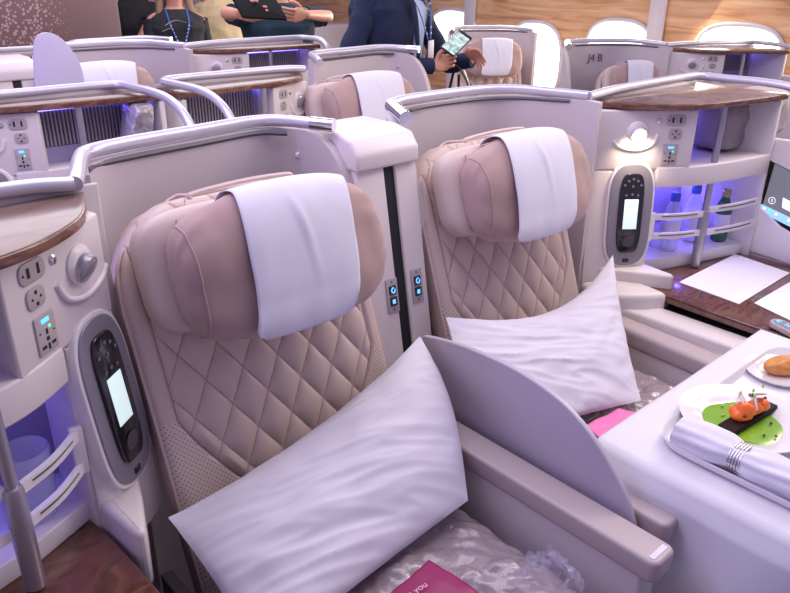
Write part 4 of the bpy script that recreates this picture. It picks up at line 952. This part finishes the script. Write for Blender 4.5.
# man in the navy suit
hw = at(437, 66, 'y', 3.02); el = at(402, 70, 'y', 3.14); hw2 = at(474, 60, 'y', 3.12); el2 = at(447, 62, 'y', 3.3)
t = person('person in a navy suit holding a phone, lanyard and badge on the chest', (2.90, 3.28, FZ), .40, (at(350, 62, 'y', 3.20), hw), (el2, hw2), 'navy', 'long', 'hair', .03, hgt=1.14, bulk=1.45, open_front=True)
fd = at(470, 42, 'y', 3.0)-at(434, 70, 'y', 3.02)
hand(t, at(434, 66, 'y', 3.02), at(462, 56, 'y', 2.98)-at(434, 66, 'y', 3.02), at(440, 40, 'y', 3.05)-at(440, 66, 'y', 3.02), .62, 1.05)
hand(t, at(466, 50, 'y', 3.1), at(480, 58, 'y', 3.05)-at(466, 50, 'y', 3.1), at(475, 40, 'y', 3.05)-at(470, 52, 'y', 3.1), .3, .9)
ph = thing('smartphone', 'black phone with lit screen in the hand of the person in the navy suit', 'phone', tuple(at(455, 56, 'y', 2.98)))
o = at(456.5, 42.5, 'y', 2.965); ux = (at(470, 32, 'y', 2.985)-at(448, 53, 'y', 2.95)).normalized(); uy = (at(452, 38, 'y', 3.0)-at(462, 49, 'y', 2.93)); pm = frame_mtx(o, ux, uy)
pw, phh = .20, .092
k = MB(); k.prism(rrect(pw, phh, .010), -.004, .004, M['gloss_black'], bev=.0015, xf=pm); k.build('phone_body', ph)
M['phonescreen'] = ramp_mat('phone_picture', [(.35, (.05, .16, .14)), (.5, (.45, .62, .55)), (.65, (.75, .85, .80))], 22, .3)
b_ = M['phonescreen'].node_tree.nodes['Principled BSDF']; b_.inputs['Emission Color'].default_value = (.5, .75, .65, 1); b_.inputs['Emission Strength'].default_value = .25
k = MB(); k.prism(rrect(pw*.84, phh*.9, .004), -.0052, -.0038, M['phonescreen'], bev=0, xf=pm @ Matrix.Translation((-.008, 0, 0))); k.prism(rrect(pw*.84, phh*.9, .004), .0038, .0052, M['phonescreen'], bev=0, xf=pm @ Matrix.Translation((-.008, 0, 0))); k.build('phone_screen', ph)
# person in teal holding a tablet
TY = 4.3; tb = at(279, 40, 'y', TY)
eL = at(225, 12, 'y', TY-.10); eR = at(331, 16, 'y', TY-.10); wL = at(240, 14, 'y', TY-.32); wR = at(304, 14, 'y', TY-.30)
t = person('person in a dark teal t-shirt holding a black tablet with both hands', (tb.x, TY, FZ), -.35, (eL, wL), (eR, wR), 'teal', 'short', 'hair', hgt=1.03, bulk=1.25)
hand(t, wL, at(262, 13, 'y', TY-.36)-wL, at(243, 0, 'y', TY-.32)-wL, .35, 1.08)
hand(t, wR, at(275, 17, 'y', TY-.36)-wR, at(300, 0, 'y', TY-.34)-wR, .35, 1.08)
M['tabletback'] = mat('tablet_case', (.008, .008, .01), .8, spec=.1)
tbm = frame_mtx(at(258, 5, 'y', TY-.38), at(285, 4, 'y', TY-.38)-at(230, 0, 'y', TY-.38), Vector((-.35, .5, .45)))
k = MB(); k.prism(rrect(.30, .21, .012), -.006, .006, M['tabletback'], bev=.002, xf=tbm); tg = k.build('tablet'); tag(tg, 'black tablet held by the person in the dark teal t-shirt', 'tablet')
# printed black t-shirt with lanyard
TY = 5.6; tb = at(178, 40, 'y', TY)
t = person('long-haired person in a printed black t-shirt with blue lanyard', (tb.x, TY, FZ), -.3, (at(152, 55, 'y', TY), at(160, 70, 'y', TY-.1)), (at(208, 55, 'y', TY), at(200, 70, 'y', TY-.1)), 'blackcloth', 'short', 'hair2', .001, hgt=.97, long_hair=True, bulk=1.12)
k = MB(); k.tube([at(165, 25, 'y', TY-.165), at(175, 20, 'y', TY-.175), at(186, 22, 'y', TY-.165)], .010, M['print'], 8, flat=.3); k.tube([at(162, 31, 'y', TY-.165), at(172, 27, 'y', TY-.175)], .008, M['print'], 8, flat=.3); k.build('shirt_print', t)
# cream clothed
TY = 6.2; tb = at(222, 40, 'y', TY)
t = person('person in cream clothes half hidden behind the teal t-shirt', (tb.x, TY, FZ), -.5, (at(203, 62, 'y', TY), at(200, 40, 'y', TY-.1)), (at(248, 62, 'y', TY), at(240, 72, 'y', TY-.1)), 'creamcloth', 'long', 'hair2', hgt=1.0, long_hair=True, bulk=1.2)
# black sleeve person
TY = 6.6; tb = at(138, 40, 'y', TY)
t = person('person in plain black behind the printed t-shirt, bare forearm showing', (tb.x, TY, FZ), -.2, (at(112, 30, 'y', TY), at(122, 50, 'y', TY-.1)), (at(146, 28, 'y', TY-.2), at(136, 46, 'y', TY-.25)), 'blackcloth', 'short', 'hair', hgt=1.0, bulk=1.05)
TY = 7.4; tb = at(122, 40, 'y', TY)
t = person('distant person in red beside the mauve wall panel', (tb.x, TY, FZ), -.2, (at(108, 40, 'y', TY), at(112, 50, 'y', TY-.1)), (at(133, 40, 'y', TY), at(130, 50, 'y', TY-.1)), 'red', 'long', 'hair', hgt=.95)
# bag behind the hand
t = thing('shoulder_bag', 'dark grey bag with broad strap below the phone hand', 'bag', tuple(at(462, 120, 'y', 3.3)))
k = MB(); k.tube([at(452, 62, 'y', 3.25), at(460, 66, 'y', 3.2), at(467, 80, 'y', 3.2), at(472, 98, 'y', 3.2)], .030, M['dark_grey'], 10, flat=.3); k.build('strap', t)
for a, b_ in (((455, 66), (447, 98)), ((459, 74), (458, 100)), ((464, 72), (476, 96))): k = MB(); k.tube([at(*a, 'y', 3.28), at(*b_, 'y', 3.28)], .008, M['blackcloth'], 8, sub=1); k.build('cord', t)
p = at(463, 118, 'y', 3.3); k = MB(); k.box(p.x-.14, p.x+.14, p.y-.06, p.y+.06, p.z-.22, p.z+.06, M['dark_grey'], .03, 3); k.build('bag_body', t)
# pale cabinet between the teal and navy people
p = at(335, 40, 'y', 7.5)
k = MB(); k.box(p.x-.5, p.x+.45, 7.5, 7.9, -.1, at(335, 24, 'y', 7.5).z, M['white_plastic'], .02); q = k.build('galley_cabinet'); tag(q, 'pale cabinet seen between the teal t-shirt and the navy suit', 'cabinet')
# ------------------------------------------------------------------ light
w = bpy.data.worlds.new('world'); SC.world = w; w.use_nodes = True; bg = w.node_tree.nodes['Background']; bg.inputs[0].default_value = (.68, .59, .98, 1); bg.inputs[1].default_value = .45
def area(name, loc, target, sx, sy, e, col):
    l = bpy.data.lights.new(name, 'AREA'); l.shape = 'RECTANGLE'; l.size = sx; l.size_y = sy; l.energy = e; l.color = col; o = bpy.data.objects.new(name, l); COL.objects.link(o); o.location = loc
    o.rotation_euler = (Vector(target)-Vector(loc)).to_track_quat('-Z', 'Y').to_euler(); return o
area('cabin_light', (1.0, 1.4, 2.7), (1.2, 1.2, 0), 1.2, 3.0, 33, (1, .92, .98))
area('cabin_light', (2.4, 4.2, 2.7), (2.4, 4.0, 0), 3.5, 2.5, 70, (1, .93, .97))
area('aisle_light', (3.4, .6, 2.5), (1.8, .9, .5), .8, 2.0, 46, (1, .88, .80))
area('window_light', (6.0, 3.6, 1.4), (3.0, 2.6, .9), 4.5, .7, 150, (1, .90, .76))
area('window_light', (6.0, 1.0, 1.5), (2.6, .8, .8), 2.5, .7, 40, (1, .9, .8))
area('violet_light', (-1.2, 2.2, 2.4), (1.0, 1.8, .8), 1.0, 3.0, 48, (.50, .42, 1))
l = bpy.data.lights.new('reading_glow', 'SPOT'); l.energy = 2.2; l.color = (1, .80, .52); l.spot_size = 2.0; l.spot_blend = .8; l.shadow_soft_size = .02
o = bpy.data.objects.new('reading_glow', l); COL.objects.link(o); ph_ = math.radians(38); p = Vector((1.33+.77, 1.38, 0)) + Vector((math.cos(ph_), -math.sin(ph_), 0))*.165 + Vector((-math.sin(ph_), -math.cos(ph_), 0))*.045 + Vector((0, 0, 1.15)); o.location = p; o.rotation_euler = (Vector((.5, .65, -1.2))).to_track_quat('-Z', 'Y').to_euler()
for x, m_ in ((2.62, 1), (.02, -1)):
    for z in (.93, 1.2):
        l = bpy.data.lights.new('bay_glow', 'AREA'); l.size = .28; l.size_y = .03; l.shape = 'RECTANGLE'; l.energy = (.7 if z < 1 else .3)*(1 if m_ > 0 else .25); l.color = (.22, .16, 1); o = bpy.data.objects.new('bay_glow', l); COL.objects.link(o); o.location = (x, 1.33, z); o.rotation_euler = (math.radians(-12), 0, 0)
SC.view_settings.view_transform = 'Standard'; SC.view_settings.look = 'None'; SC.view_settings.gamma = 1; SC.view_settings.exposure = 0; SC.view_settings.use_curve_mapping = False
for o in bpy.data.objects:
    if '_o' in o: del o['_o']
